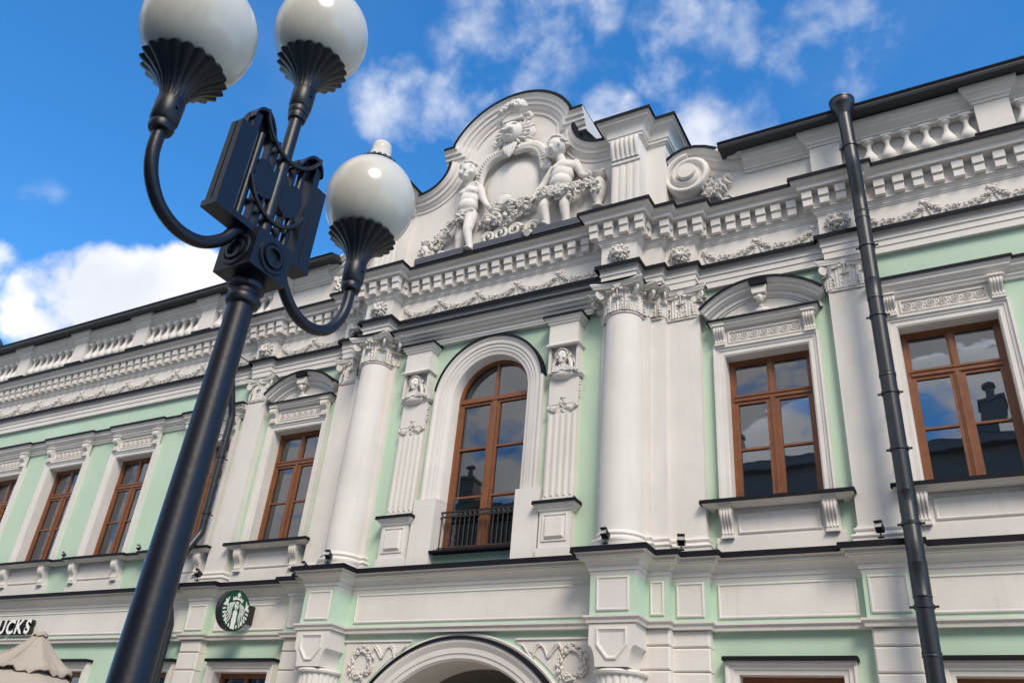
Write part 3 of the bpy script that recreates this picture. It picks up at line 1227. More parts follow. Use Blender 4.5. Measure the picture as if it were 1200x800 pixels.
WIN0, CAS0 = make_window(), make_casing()
AP0 = make_apron()
p = panel(-0.56, 0.56, 5.285, 5.575, 0.045, 0.04, AP0)
first = True
for cx in WINX:
    if first:
        wn, cs, ap = WIN0, CAS0, AP0
        first = False
    else:
        wn, cs, ap = copy_tree(WIN0), copy_tree(CAS0), copy_tree(AP0)
    for q in (wn, cs, ap):
        q.location.x = cx
    obj('head_panel', HEADBLOCK, PAL, (cx, 0, 0))
    obj('rosette_frieze', ROS, PAL, (cx, 0, 0))
    for s in (-1, 1):
        obj('console', CON_HEAD, PAL, (cx + s * 0.685, 0.06, 8.62))
        obj('console', CON_SILL, PAL, (cx + s * 0.70, 0.045, 5.655))

# ---- sills: continuous along the wings, separate under the side windows
SILL = [(-0.06, 5.64), (0.02, 5.645), (0.035, 5.66), (0.05, 5.665), (0.075, 5.685), (0.095, 5.69), (0.095, 5.715), (-0.06, 5.725)]
SILLF = [(-0.3, 5.80), (0.115, 5.745), (0.122, 5.690), (0.108, 5.690), (0.100, 5.73), (-0.3, 5.77)]
for s in (-1, 1):
    pl = [(s * 4.72 - 0.93, 0.0), (s * 4.72 - 0.93, 0.16), (s * 4.72 + 0.93, 0.16), (s * 4.72 + 0.93, 0.0)]
    MB().molding(pl, SILL).build('sill', 'white', PAL)
    MB().molding(pl, SILLF).build('sill_flashing', 'flash', PAL, smooth=0)


def wing_plan(xs, a, b, hw, F0, F1):
    pts = [(a, F0)]
    for c in sorted(xs):
        lo, hi = max(c - hw, a), min(c + hw, b)
        if lo > a:
            pts += [(lo, F0)]
        else:
            pts = []
        pts += [(lo, F1), (hi, F1)]
        if hi < b:
            pts += [(hi, F0)]
    if pts[-1][0] < b:
        pts.append((b, F0))
    return pts


HEAD = [(-0.06, 8.60), (0.02, 8.605), (0.03, 8.64), (0.05, 8.655), (0.05, 8.70), (0.075, 8.705), (0.09, 8.735), (0.13, 8.76), (0.13, 8.80), (0.15, 8.815), (0.16, 8.845), (0.16, 8.86), (-0.06, 8.875)]
HEADF = [(-0.3, 8.925), (0.175, 8.89), (0.182, 8.838), (0.168, 8.838), (0.162, 8.875), (-0.3, 8.90)]
for xs, a, b in ((WING_X, 6.30, XR), (WING_XL, XL, -6.30)):
    pl = wing_plan(xs, a, b, 0.90, 0.08, 0.16)
    MB().molding(pl, SILL).build('sill', 'white', PAL)
    MB().molding(pl, SILLF).build('sill_flashing', 'flash', PAL, smooth=0)
    pl = wing_plan(xs, a, b, 0.765, 0.02, 0.085)
    MB().molding(pl, HEAD).build('head_cornice', 'white', PAL)
    MB().molding(pl, HEADF).build('head_cornice_flashing', 'flash', PAL, smooth=0)

# ---- segmental pediments of the side windows
for s in (-1, 1):
    cx = s * 4.72
    pl = [(cx - 0.77, 0.0), (cx - 0.77, 0.12), (cx + 0.77, 0.12), (cx + 0.77, 0.0)]
    q = MB().molding(pl, [(-0.1, 8.60), (0.01, 8.605), (0.02, 8.63), (0.05, 8.645), (0.05, 8.69), (0.07, 8.695), (0.075, 8.72), (-0.1, 8.73)])
    ped = q.build('window_pediment', 'white', PAL)
    MB().molding(pl, [(-0.3, 8.755), (0.09, 8.742), (0.097, 8.70), (0.083, 8.70), (0.078, 8.735), (-0.3, 8.742)]).build('flashing', 'flash', ped, smooth=0)
    hw, rise = 0.955, 0.40
    rad = (hw * hw + rise * rise) / (2 * rise)
    zc2 = 8.925 + rise - rad
    a = math.degrees(math.asin(hw / rad))
    path = arc(cx, zc2, rad, 90 + a, 90 - a, 26)
    MB().sweep(path, [(0.0, -0.05), (0.0, 0.285), (0.03, 0.285), (0.05, 0.262), (0.075, 0.25), (0.085, 0.205), (0.13, 0.20), (0.135, 0.175), (0.165, 0.15), (0.175, 0.11), (0.235, 0.105), (0.24, 0.08), (0.27, 0.075), (0.27, -0.05)], 1).build('arched_cornice', 'white', ped)
    MB().sweep(path, [(-0.028, -0.08), (-0.016, 0.30), (0.034, 0.306), (0.034, 0.294), (0.002, 0.286), (-0.006, -0.08)], 1).build('flashing', 'flash', ped)
    ol = [(x, z - 0.1) for x, z in path[2:-2]] + [(cx + 0.9, 8.73), (cx - 0.9, 8.73)]
    MB().prism(ol, -0.02, 0.055).build('tympanum', 'white', ped, smooth=0)
    mb = MB()
    random.seed(2)
    # a small bust rising from leaves, under a dark cap
    mb.ell((cx, 0.17, 9.0), (0.068, 0.075, 0.10), ico=ICO2)
    for k in range(24):
        a = random.uniform(-0.3, PI + 0.3)
        mb.ell((cx + 0.07 * math.cos(a), 0.165 + random.uniform(-0.04, 0.04), 9.01 + 0.095 * math.sin(a)), (0.026, 0.02, 0.018), jit=0.15)
    mb.ell((cx, 0.245, 8.985), (0.014, 0.02, 0.026))
    mb.lathe([(0.03, 8.84), (0.045, 8.86), (0.03, 8.90), (0.05, 8.92)], (cx, 0.13, 0), 12)
    mb.ell((cx, 0.10, 8.80), (0.13, 0.07, 0.07), ico=ICO2)
    for k in range(44):
        t = random.uniform(-1, 1)
        mb.ell((cx + t * 0.42, 0.075 + random.uniform(0, 0.02), 8.76 + 0.10 * (1 - abs(t)) * random.random()), (0.05, 0.018, 0.02), Matrix.Rotation(t * 0.9 + random.uniform(-0.6, 0.6), 3, 'Y'), jit=0.1)
    mb.build('bust', 'orn', ped, smooth=60)
    MB().prism([(cx - 0.10, 9.06), (cx + 0.10, 9.06), (cx + 0.13, 9.24), (cx - 0.13, 9.24)], 0.0, 0.255).build('keystone', 'white', ped, smooth=0)
    MB().prism([(cx - 0.135, 9.22), (cx - 0.12, 9.19), (cx + 0.12, 9.19), (cx + 0.135, 9.22), (cx + 0.14, 9.325), (cx - 0.14, 9.325)], 0.0, 0.30).build('keystone_cap', 'flash', ped, smooth=0)

# ================================================================== arched window of the centre bay
CW, ZS, ZB = 0.755, 8.02, 5.26
mb = MB()
path = [(-CW, ZB)] + arc(0, ZS, CW, 180, 0, 32) + [(CW, ZB)]
mb.sweep(path, [(0, -0.06), (0, 0.03), (0.065, 0.03), (0.065, -0.06)], 1)
mb.box(-CW + 0.06, CW - 0.06, -0.06, 0.045, ZB, ZB + 0.08)
mb.box(-CW + 0.03, CW - 0.03, -0.06, 0.05, ZS - 0.035, ZS + 0.045)
mb.box(-0.05, 0.05, -0.06, 0.04, ZB + 0.08, ZS - 0.035)
mb.box(-0.03, 0.03, -0.05, 0.03, ZS + 0.045, ZS + CW - 0.065)
AW = mb.build('window', 'wood', PAL, (0, 0.10, 0), smooth=0)
hh = (ZS - 0.035 - ZB - 0.08)
for s in (-1, 1):
    a, b = sorted((s * 0.05, s * (CW - 0.065)))
    sash = MB()
    ring(sash, a, b, ZB + 0.08, ZS - 0.035, 0.05, -0.04, 0.022)
    for k in (1, 2):
        z = ZB + 0.08 + hh * k / 3
        sash.box(a + 0.05, b - 0.05, -0.03, 0.018, z - 0.017, z + 0.017)
    sash.build('sash', 'wood', AW, smooth=0)
    for k in range(3):
        MB().box(a + 0.047, b - 0.047, -0.016, -0.010, ZB + 0.08 + hh * k / 3 + (0.048 if k == 0 else 0.015), ZB + 0.08 + hh * (k + 1) / 3 - (0.048 if k == 2 else 0.015)).build('pane', 'glass', AW, smooth=0)
    ol = [(s * 0.028, ZS + 0.043)] + [(s * x, ZS + z) for x, z in [((CW - 0.062) * math.cos(R(t)), (CW - 0.062) * math.sin(R(t))) for t in range(4, 89, 7)]]
    MB().prism(ol if s > 0 else ol[::-1], -0.016, -0.010).build('pane', 'glass', AW, smooth=0)
# moulded arch trim standing on plain blocks
mb = MB()
ro = 1.10
path = [(-ro, 6.12)] + arc(0, ZS, ro, 180, 0, 40) + [(ro, 6.12)]
mb.sweep(path, [(0, 0.30), (0, 0.455), (0.035, 0.462), (0.06, 0.45), (0.075, 0.43), (0.145, 0.425), (0.15, 0.405), (0.21, 0.40), (0.215, 0.385), (0.265, 0.38), (0.28, 0.365), (0.335, 0.355), (0.345, 0.34), (0.345, -0.02), (0.30, -0.05)], 1)
mb.build('arch_trim', 'white', PAL)
MB().sweep(arc(0, ZS, ro, 172, 8, 40), [(-0.02, 0.32), (-0.02, 0.475), (0.024, 0.48), (0.024, 0.47), (-0.004, 0.462), (-0.004, 0.32)], 1).build('arch_flashing', 'flash', PAL)
for s in (-1, 1):
    a, b = sorted((s * 0.755, s * 1.195))
    MB().box(a, b, -0.02, 0.475, 4.97, 6.125).build('trim_block', 'white', PAL, smooth=0)
MB().box(-0.753, 0.753, 0.05, 0.50, 5.19, 5.225).build('sill_flashing', 'flash', PAL, smooth=0)

# railing of the arched window
rl = MB()
for z in (5.25, 5.32, 5.84, 5.93):
    rl.box(-0.752, 0.752, 0.258, 0.278, z - 0.011, z + 0.011)
RAIL = rl.build('window_railing', 'iron', PAL, smooth=0)
bar = MB().tube([(0, 0, 5.25), (0, 0, 5.93)], 0.0085, 6).mesh('baluster_bar', 'iron')
for k in range(17):
    obj('baluster_bar', bar, RAIL, (-0.72 + 0.09 * k, 0.268, 0))
cur = MB()
for k in range(16):
    x = -0.675 + 0.09 * k
    cur.tube([(x + 0.028 * math.cos(t), 0.268, 5.885 + 0.03 * math.sin(t)) for t in [i * 2 * PI / 10 for i in range(11)]], 0.006, 5)
cur.tube([(-0.73, 0.27, 5.26), (-0.73, 0.36, 5.245), (-0.73, 0.38, 5.28)], 0.009, 6)
cur.tube([(0.73, 0.27, 5.26), (0.73, 0.36, 5.245), (0.73, 0.38, 5.28)], 0.009, 6)
cur.build('scrollwork', 'iron', RAIL)

# ---- window cornice across the centre bay
pl = [(-1.98, 0.34), (-1.98, 0.44), (1.98, 0.44), (1.98, 0.34)]
MB().molding(pl, [(-0.2, 9.17), (0.0, 9.17), (0.0, 9.205), (0.015, 9.21), (0.015, 9.265), (0.04, 9.275), (0.055, 9.30), (0.055, 9.335), (0.10, 9.34), (0.12, 9.385), (0.17, 9.40), (0.17, 9.455), (0.19, 9.46), (0.215, 9.50), (0.225, 9.52), (-0.2, 9.53)]).build('window_cornice', 'white', PAL)
MB().molding(pl, [(-0.2, 9.60), (0.24, 9.55), (0.248, 9.488), (0.234, 9.488), (0.228, 9.535), (-0.2, 9.57)]).build('window_cornice_flashing', 'flash', PAL, smooth=0)


# ---- herm pilasters with carved heads
def bust_parts(mb, c, s):
    """woman's head and shoulders, face turned a little; c = middle of the face"""
    x, d_, z = c
    mb.ell((x, d_, z), (0.088, 0.10, 0.125), ico=ICO3)
    mb.ell((x, d_ + 0.02, z - 0.085), (0.055, 0.07, 0.06), ico=ICO2)
    mb.ell((x, d_ + 0.098, z - 0.018), (0.017, 0.032, 0.040), ico=ICO2)
    mb.ell((x, d_ + 0.088, z - 0.065), (0.032, 0.018, 0.010), ico=ICO2)
    mb.ell((x, d_ + 0.086, z - 0.082), (0.026, 0.018, 0.010), ico=ICO2)
    mb.ell((x, d_ + 0.078, z - 0.112), (0.028, 0.022, 0.02), ico=ICO2)
    for t in (-1, 1):
        mb.ell((x + t * 0.038, d_ + 0.074, z + 0.012), (0.021, 0.014, 0.011), ico=ICO2)
        mb.ell((x + t * 0.038, d_ + 0.084, z + 0.036), (0.030, 0.014, 0.008), ico=ICO2)
        mb.ell((x + t * 0.052, d_ + 0.065, z - 0.035), (0.028, 0.03, 0.034), ico=ICO2)
    mb.cone((x, d_ - 0.02, z - 0.10), (x, d_ - 0.04, z - 0.24), 0.056, 0.07)
    mb.ell((x, d_ - 0.05, z - 0.30), (0.21, 0.10, 0.09), ico=ICO3)


for s in (-1, 1):
    cx = s * 1.50
    mb = MB()
    mb.box(-0.265, 0.265, 0.30, 0.445, 5.88, 7.53)
    mb.box(-0.265, 0.265, 0.30, 0.452, 7.53, 8.03)
    # the shaft: raised fillets leave flutes between them
    for k in range(5):
        x = -0.215 + 0.1075 * k
        mb.frust(x - 0.026, x + 0.026, 5.95, 7.36, 0.44, 0.472, 0.010)
    mb.box(-0.265, 0.265, 0.30, 0.465, 5.88, 5.945)
    H_ = mb.build('herm_pilaster', 'white', PAL, (cx, 0, 0), smooth=0)
    pl = [(-0.29, 0.30), (-0.29, 0.455), (0.29, 0.455), (0.29, 0.30)]
    MB().molding(pl, [(0, 8.0), (0.01, 8.005), (0.02, 8.03), (0.035, 8.04), (0.035, 8.06), (0, 8.07)]).build('ledge', 'white', H_)
    up = MB()
    up.box(-0.26, 0.26, 0.30, 0.44, 8.06, 8.60)
    up.box(-0.275, -0.235, 0.30, 0.53, 8.06, 8.57)
    up.box(0.235, 0.275, 0.30, 0.53, 8.06, 8.57)
    up.box(-0.27, 0.27, 0.30, 0.565, 8.60, 9.03)
    up.build('head_niche', 'white', H_, smooth=0)
    pl = [(-0.27, 0.30), (-0.27, 0.565), (0.27, 0.565), (0.27, 0.30)]
    MB().molding(pl, [(-0.02, 8.565), (0.04, 8.57), (0.045, 8.59), (0.03, 8.60), (0.02, 8.62), (0, 8.625)]).build('ledge', 'white', H_)
    MB().molding(pl, [(-0.02, 9.00), (0.02, 9.005), (0.03, 9.04), (0.05, 9.05), (0.06, 9.09), (0.085, 9.10), (0.085, 9.135), (-0.05, 9.14)]).build('cap', 'white', H_)
    MB().molding(pl, [(-0.1, 9.165), (0.10, 9.158), (0.106, 9.115), (0.094, 9.115), (0.09, 9.145), (-0.1, 9.15)]).build('cap_flashing', 'flash', H_, smooth=0)
    mb = MB()
    bust_parts(mb, (-0.02, 0.52, 8.36), s)
    b_ = mb.build('head', 'orn', H_, smooth=180)
    rm = b_.modifiers.new('remesh', 'REMESH')
    rm.mode = 'VOXEL'
    rm.voxel_size = 0.009
    rm.use_smooth_shade = True
    sm = b_.modifiers.new('smooth', 'SMOOTH')
    sm.iterations = 2
    mb = MB()
    random.seed(4)
    for k in range(70):      # wavy hair with a beaded band and a fan of leaves at the collar
        a = random.uniform(-0.35, PI + 0.35)
        rr_ = random.uniform(0.095, 0.15)
        mb.ell((-0.02 + rr_ * math.cos(a), 0.50 + random.uniform(-0.06, 0.03), 8.37 + rr_ * 1.1 * math.sin(a)), (0.035, 0.025, 0.015), Matrix.Rotation(-a - PI / 2 + random.uniform(-0.5, 0.5), 3, 'Y'), jit=0.1)
    for k in range(13):
        a = PI * k / 12
        mb.ell((-0.02 + 0.105 * math.cos(a), 0.565, 8.385 + 0.125 * math.sin(a)), (0.014, 0.014, 0.014))
    for t in (-1, 1):
        mb.tube([(-0.02 + t * 0.11, 0.50, 8.36), (-0.02 + t * 0.15, 0.51, 8.25), (-0.02 + t * 0.17, 0.50, 8.14)], [0.03, 0.038, 0.03], 8)
        mb.tube([(t * 0.16, 0.48, 8.32), (t * 0.215, 0.48, 8.22), (t * 0.20, 0.48, 8.12)], [0.02, 0.025, 0.02], 8)
    for k in range(9):
        a = PI * (k + 0.5) / 9
        mb.tube([(0.0 + 0.05 * math.cos(a), 0.57, 8.075 + 0.03 * math.sin(a)), (0.0 + 0.17 * math.cos(a), 0.555, 8.075 + 0.13 * math.sin(a))], [0.012, 0.026], 6)
    for t in (-1, 1):
        for k in range(4):
            mb.ell((t * (0.17 + 0.03 * k), 0.52, 8.10 + 0.02 * math.sin(k * 2)), (0.03, 0.03, 0.025), jit=0.15)
    mb.build('hair_and_collar', 'orn', H_, smooth=60)
    mb = MB()
    random.seed(6)
    for t in (-1, 1):        # little festoon with side drops
        pts = [(t * (0.02 + 0.24 * u), 0.46, 7.56 - 0.13 * math.sin(u * PI * 0.9), 0.8) for u in [i / 8 for i in range(9)]]
        lumps(mb, pts, 0.016, 0.026, 22, 0.036)
        mb.ell((t * 0.255, 0.46, 7.47), (0.04, 0.035, 0.05), jit=0.1)
        for k in range(6):
            mb.ell((t * 0.275, 0.40 + 0.012 * (k % 2), 7.92 - 0.055 * k), (0.02, 0.026, 0.026), jit=0.15)
    for k in range(7):
        mb.ell((random.uniform(-0.035, 0.035), 0.465, 7.60 - 0.035 * k), (0.026, 0.018, 0.022), jit=0.15)
    mb.ell((0, 0.46, 7.64), (0.06, 0.02, 0.016))
    mb.build('festoon', 'orn', H_, smooth=60)
    ped = MB()
    ped.box(-0.265, 0.265, 0.30, 0.50, 5.0, 5.75)
    ped.box(-0.29, 0.29, 0.30, 0.525, 4.98, 5.13)
    ped.frust(-0.17, 0.17, 5.27, 5.62, 0.49, 0.545, 0.03)
    P_ = ped.build('herm_pedestal', 'white', PAL, (cx, 0, 0), smooth=0)
    pl = [(-0.265, 0.30), (-0.265, 0.50), (0.265, 0.50), (0.265, 0.30)]
    MB().molding(pl, [(-0.02, 5.70), (0.02, 5.705), (0.03, 5.74), (0.055, 5.755), (0.075, 5.79), (0.085, 5.80), (0.085, 5.825), (-0.1, 5.83)]).build('cap', 'white', P_)
    MB().molding(pl, [(-0.2, 5.875), (0.10, 5.855), (0.106, 5.802), (0.094, 5.802), (0.09, 5.84), (-0.2, 5.85)]).build('cap_flashing', 'flash', P_, smooth=0)
    MB().sweep([(-0.21, 5.23), (-0.21, 5.66), (0.21, 5.66), (0.21, 5.23)], [(0, 0.49), (0, 0.515), (0.02, 0.52), (0.03, 0.49)], 1, True).build('panel', 'white', P_)

# ---- ground floor windows
for cx in WINX:
    mb = MB()
    ring(mb, -0.64, 0.64, 0.95, 3.43, 0.08, -0.06, 0.04)
    mb.box(-0.04, 0.04, -0.06, 0.035, 1.03, 3.35)
    mb.box(-0.56, 0.56, -0.06, 0.04, 2.65, 2.72)
    lwn = mb.build('window', 'wood', PAL, (cx, -0.12, 0), smooth=0)
    for s in (-1, 1):
        a, b = sorted((s * 0.04, s * 0.56))
        MB().box(a, b, -0.016, -0.01, 1.03, 2.65).build('pane', 'glass', lwn, smooth=0)
        MB().box(a, b, -0.016, -0.01, 2.72, 3.35).build('pane', 'glass', lwn, smooth=0)
    path = [(-0.64, 0.9), (-0.64, 3.43), (0.64, 3.43), (0.64, 0.9)]
    cs = MB().sweep(path, [(0, -0.3), (0, 0.10), (-0.06, 0.105), (-0.065, 0.125), (-0.12, 0.13), (-0.13, 0.155), (-0.165, 0.155), (-0.165, 0.02), (-0.06, 0.0), (-0.06, -0.3)], 1).build('window_casing', 'white', PAL, (cx, 0, 0))
    MB().molding([(-0.78, 0.02), (-0.78, 0.16), (0.78, 0.16), (0.78, 0.02)], [(-0.1, 3.655), (0.05, 3.64), (0.055, 3.59), (-0.1, 3.592)]).build('flashing', 'flash', cs, smooth=0)


# ================================================================== attic, balustrades, roof
POSTS = [5.96, 8.40, 10.82]
POSTSL = [-5.96, -8.30, -10.68, -13.10, -15.55]
w = MB()
w.box(3.2, XR, -0.5, 0.06, 10.88, 11.95)
w.build('attic_wall', 'white', PAL, smooth=0)
w = MB()
w.box(XL, -3.2, -0.5, 0.06, 10.88, 11.95)
w.build('attic_wall', 'white', PAL, smooth=0)
RAILP = [(-0.1, 11.60), (0.0, 11.60), (0.005, 11.64), (0.035, 11.65), (0.035, 11.685), (0.06, 11.70), (0.085, 11.74), (0.13, 11.76), (0.13, 11.81), (0.17, 11.83), (0.185, 11.87), (0.185, 11.93), (-0.1, 11.94)]
for sgn, posts, end in ((1, POSTS, XR), (-1, POSTSL, XL)):
    a, b = sorted((4.62 * sgn, end))
    MB().molding([(a, 0.17), (b, 0.17)], RAILP).build('attic_cornice', 'white', PAL)
    MB().box(a, b, 0.0, 0.25, 10.88, 10.985).build('attic_plinth', 'white', PAL, smooth=0)

po = MB()
po.box(-0.235, 0.235, 0.0, 0.265, 10.95, 11.70)
POST_ME = po.mesh('attic_post', 'white', 0)
pl = [(-0.235, 0.0), (-0.235, 0.265), (0.235, 0.265), (0.235, 0.0)]
CAPM = MB().molding(pl, [(-0.02, 11.655), (0.02, 11.66), (0.03, 11.70), (0.05, 11.71), (0.06, 11.76), (0.085, 11.775), (0.105, 11.81), (0.125, 11.82), (0.125, 11.86), (0.15, 11.89), (0.155, 11.945), (-0.1, 11.95)]).mesh('cap', 'white')
PLM = MB().molding(pl, [(-0.02, 10.92), (0.06, 10.92), (0.06, 11.02), (-0.02, 11.025)]).mesh('foot', 'white', 0)
PLF = MB().molding(pl, [(-0.05, 11.055), (0.08, 11.045), (0.086, 11.01), (0.074, 11.01), (0.07, 11.03), (-0.05, 11.03)]).mesh('foot_flashing', 'flash', 0)
for x in POSTS + POSTSL:
    p = obj('attic_post', POST_ME, PAL, (x, 0, 0))
    obj('cap', CAPM, p)
    obj('foot', PLM, p)
    obj('foot_flashing', PLF, p)
BAL = MB().lathe([(0.07, 0.0), (0.07, 0.03), (0.045, 0.04), (0.07, 0.07), (0.112, 0.12), (0.124, 0.17), (0.112, 0.23), (0.072, 0.31), (0.042, 0.39), (0.034, 0.46), (0.038, 0.50), (0.055, 0.515), (0.04, 0.53), (0.07, 0.55), (0.07, 0.62)], n=18)
BAL.box(-0.082, 0.082, -0.075, 0.075, 0.58, 0.625)
BAL_ME = BAL.mesh('baluster', 'white', 40)
for posts, end in ((POSTS, XR), (POSTSL, XL)):
    for i, x in enumerate(posts):
        nx = posts[i + 1] if i + 1 < len(posts) else end
        a, b = sorted((x, nx))
        n = 7 if abs(nx - x) > 2 else 4
        for k in range(n):
            obj('baluster', BAL_ME, PAL, (lerp(a + 0.235, b - 0.235, (k + 0.5) / n), 0.16, 10.985))
        if i + 1 < len(posts) and x < -6:      # slate flashing strips over the plinth
            MB().box((a + b) / 2 - 0.72, (a + b) / 2 + 0.45, 0.18, 0.33, 10.962, 11.03).build('plinth_flashing', 'zinc', PAL, smooth=0)

# eaves and roof
for sgn, end in ((1, XR), (-1, XL)):
    a, b = sorted((4.28 * sgn, end))
    mb = MB()
    mb.molding([(a, 0.0), (b, 0.0)], [(-0.6, 11.955), (0.50, 11.952), (0.50, 11.93), (0.585, 11.93), (0.60, 11.97), (0.60, 12.03), (0.55, 12.05), (-6.0, 14.1), (-6.0, 13.9)])
    r_ = mb.build('roof', 'roof', PAL, smooth=0)
    gut = MB()
    path = [(0.545 + 0.07 * math.cos(t), 12.035 + 0.07 * math.sin(t)) for t in [PI + i * PI / 8 for i in range(9)]]
    gut.molding([(a, 0.0), (b, 0.0)], path + [(x + 0.004, z + 0.012) for x, z in path[::-1]])
    gut.build('gutter', 'flash', r_)
    seam = MB().box(-0.012, 0.012, -0.5, 0.5, -0.012, 0.012).mesh('seam', 'roof', 0)
mb = MB().molding([(-4.28, 0.0), (4.28, 0.0)], [(-0.5, 12.2), (-6.0, 14.1), (-6.0, 13.9), (-0.5, 12.0)])
mb.build('roof', 'roof', PAL, smooth=0)

# ---- piers beside the pediment
for s in (-1, 1):
    def sp(a, b):
        return (a, b) if s > 0 else (-b, -a)
    x0, x1 = sp(2.38, 2.92)
    y0, y1 = sp(2.28, 3.28)
    if s > 0:
        pl = [(2.38, 0.0), (2.38, 0.74), (2.92, 0.74), (2.92, 0.40), (3.28, 0.40), (3.28, -0.3)]
    else:
        pl = [(-3.28, -0.3), (-3.28, 0.40), (-2.92, 0.40), (-2.92, 0.74), (-2.38, 0.74), (-2.38, 0.0)]
    mb = MB().molding(pl, [(0, 10.9), (0, 12.62)])
    mb.box(y0 + 0.01, y1 - 0.01, -0.3, 0.38, 10.9, 12.62)
    P_ = mb.build('pediment_pier', 'white', PAL, smooth=0)
    MB().molding(pl, [(-0.3, 12.56), (0.02, 12.565), (0.03, 12.60), (0.06, 12.61), (0.06, 12.66), (0.08, 12.67), (0.085, 12.72), (0.10, 12.80), (0.14, 12.86), (0.20, 12.90), (0.21, 12.905), (0.21, 12.95), (0.24, 12.965), (0.255, 13.01), (-0.3, 13.03)]).build('cap', 'white', P_)
    MB().molding(pl, [(-0.6, 13.10), (0.275, 13.05), (0.282, 12.985), (0.268, 12.985), (0.258, 13.035), (-0.6, 13.07)]).build('cap_flashing', 'flash', P_, smooth=0)
    MB().molding(pl, [(-0.02, 10.9), (0.03, 10.93), (0.03, 11.01), (-0.02, 11.03)]).build('foot', 'white', P_)
    fl = MB()
    cx = s * 2.65
    for k in (-1.5, -0.5, 0.5, 1.5):
        x = cx + k * 0.135
        fl.frust(x - 0.042, x + 0.042, 11.12, 12.02, 0.735, 0.765, 0.010)
    fl.box(cx - 0.27, cx + 0.27, 0.73, 0.775, 12.06, 12.13)
    fl.box(cx - 0.27, cx + 0.27, 0.73, 0.772, 11.03, 11.10)
    fl.build('fluting', 'white', P_, smooth=0)
    fl = MB()
    for k in range(6):
        x = cx - 0.225 + 0.09 * k
        fl.tube([(x * 1.0, 0.765, 12.14), (x, 0.79, 12.22), (x, 0.83, 12.34), (x, 0.86, 12.46), (x, 0.84, 12.55)], 0.046, 8)
    fl.box(cx - 0.26, cx + 0.26, 0.7, 0.80, 12.14, 12.55)
    fl.build('fluted_capital', 'white', P_)

    # volute and swept coping down to the balustrade
    top = [(3.26, 12.20), (3.42, 12.31), (3.60, 12.37), (3.80, 12.36), (4.0, 12.29), (4.2, 12.17), (4.42, 12.05), (4.7, 11.97), (5.2, 11.95), (5.76, 11.95)]
    top = [(s * x, z) for x, z in top]
    if s < 0:
        top = top[::-1]
    ol = top + ([(5.76, 10.9), (3.26, 10.9)] if s > 0 else [(-3.26, 10.9), (-5.76, 10.9)])
    V_ = MB().prism(ol, -0.3, 0.13).build('scroll_wall', 'white', PAL, smooth=0)
    MB().sweep(top, [(0.0, 0.0), (0.0, 0.36), (0.05, 0.36), (0.07, 0.32), (0.11, 0.30), (0.12, 0.255), (0.19, 0.25), (0.20, 0.21), (0.26, 0.19), (0.30, 0.15), (0.32, 0.10)], 1).build('coping', 'white', V_)
    n_ = 6
    tt = top[:n_] if s > 0 else top[-n_:]
    MB().sweep(tt, [(-0.025, -0.3), (-0.02, 0.375), (0.035, 0.38), (0.035, 0.37), (0.0, 0.362), (-0.005, -0.3)], 1).build('coping_flashing', 'flash', V_)
    vc = (s * 3.66, 11.78)
    mb = MB()
    pts = []
    for i in range(60):
        t = i / 59
        rr_ = 0.40 * (1 - t) ** 0.8 + 0.13 * (1 - (1 - t) ** 0.8) + 0.03
        a = PI / 2 + s * t * 3.4 * PI
        pts.append((vc[0] + rr_ * math.cos(a), vc[1] + rr_ * math.sin(a)))
    mb.sweep(pts, [(-0.05, 0.12), (-0.05, 0.34), (-0.03, 0.37), (0.0, 0.38), (0.03, 0.37), (0.05, 0.34), (0.05, 0.12)], 1)
    mb.lathe([(0.39, 0.0), (0.39, 0.19), (0.0, 0.19)], (0, 0, 0), 32)
    vs = mb.v[-33 * 3 + 3:]
    # lathe stands along z: lay it over so that it faces the street
    k0 = len(mb.v) - 32 * 3
    mb.v[k0:] = [(vc[0] + x, 0.12 + z, vc[1] + y) for x, y, z in mb.v[k0:]]
    k0 = len(mb.v)
    mb.lathe([(0.17, 0.0), (0.17, 0.30), (0.155, 0.325), (0.0, 0.33)], (0, 0, 0), 32)
    mb.v[k0:] = [(vc[0] + x, 0.12 + z, vc[1] + y) for x, y, z in mb.v[k0:]]
    mb.build('volute', 'white', V_)
    mb = MB()
    random.seed(31)
    for k in range(46):
        t = random.random()
        x = s * lerp(3.98, 4.38, t) + random.uniform(-0.05, 0.05)
        z = lerp(11.62, 11.16, random.random()) - 0.1 * abs(t - 0.4)
        a = math.atan2(11.75 - z, (vc[0] - x)) + random.uniform(-0.7, 0.7)
        ln = random.uniform(0.10, 0.17)
        mb.tube([(x, 0.17, z), (x + 0.5 * ln * math.cos(a), 0.27, z + 0.5 * ln * math.sin(a)), (x + ln * math.cos(a), 0.22, z + ln * math.sin(a))], [0.014, 0.042, 0.014], 6)
    mb.tube([(s * 3.9, 0.15, 11.62), (s * 4.02, 0.2, 11.42), (s * 4.14, 0.2, 11.26), (s * 4.22, 0.17, 11.12)], [0.06, 0.06, 0.05, 0.02], 8)
    mb.build('leaf_cluster', 'orn', V_, smooth=60)

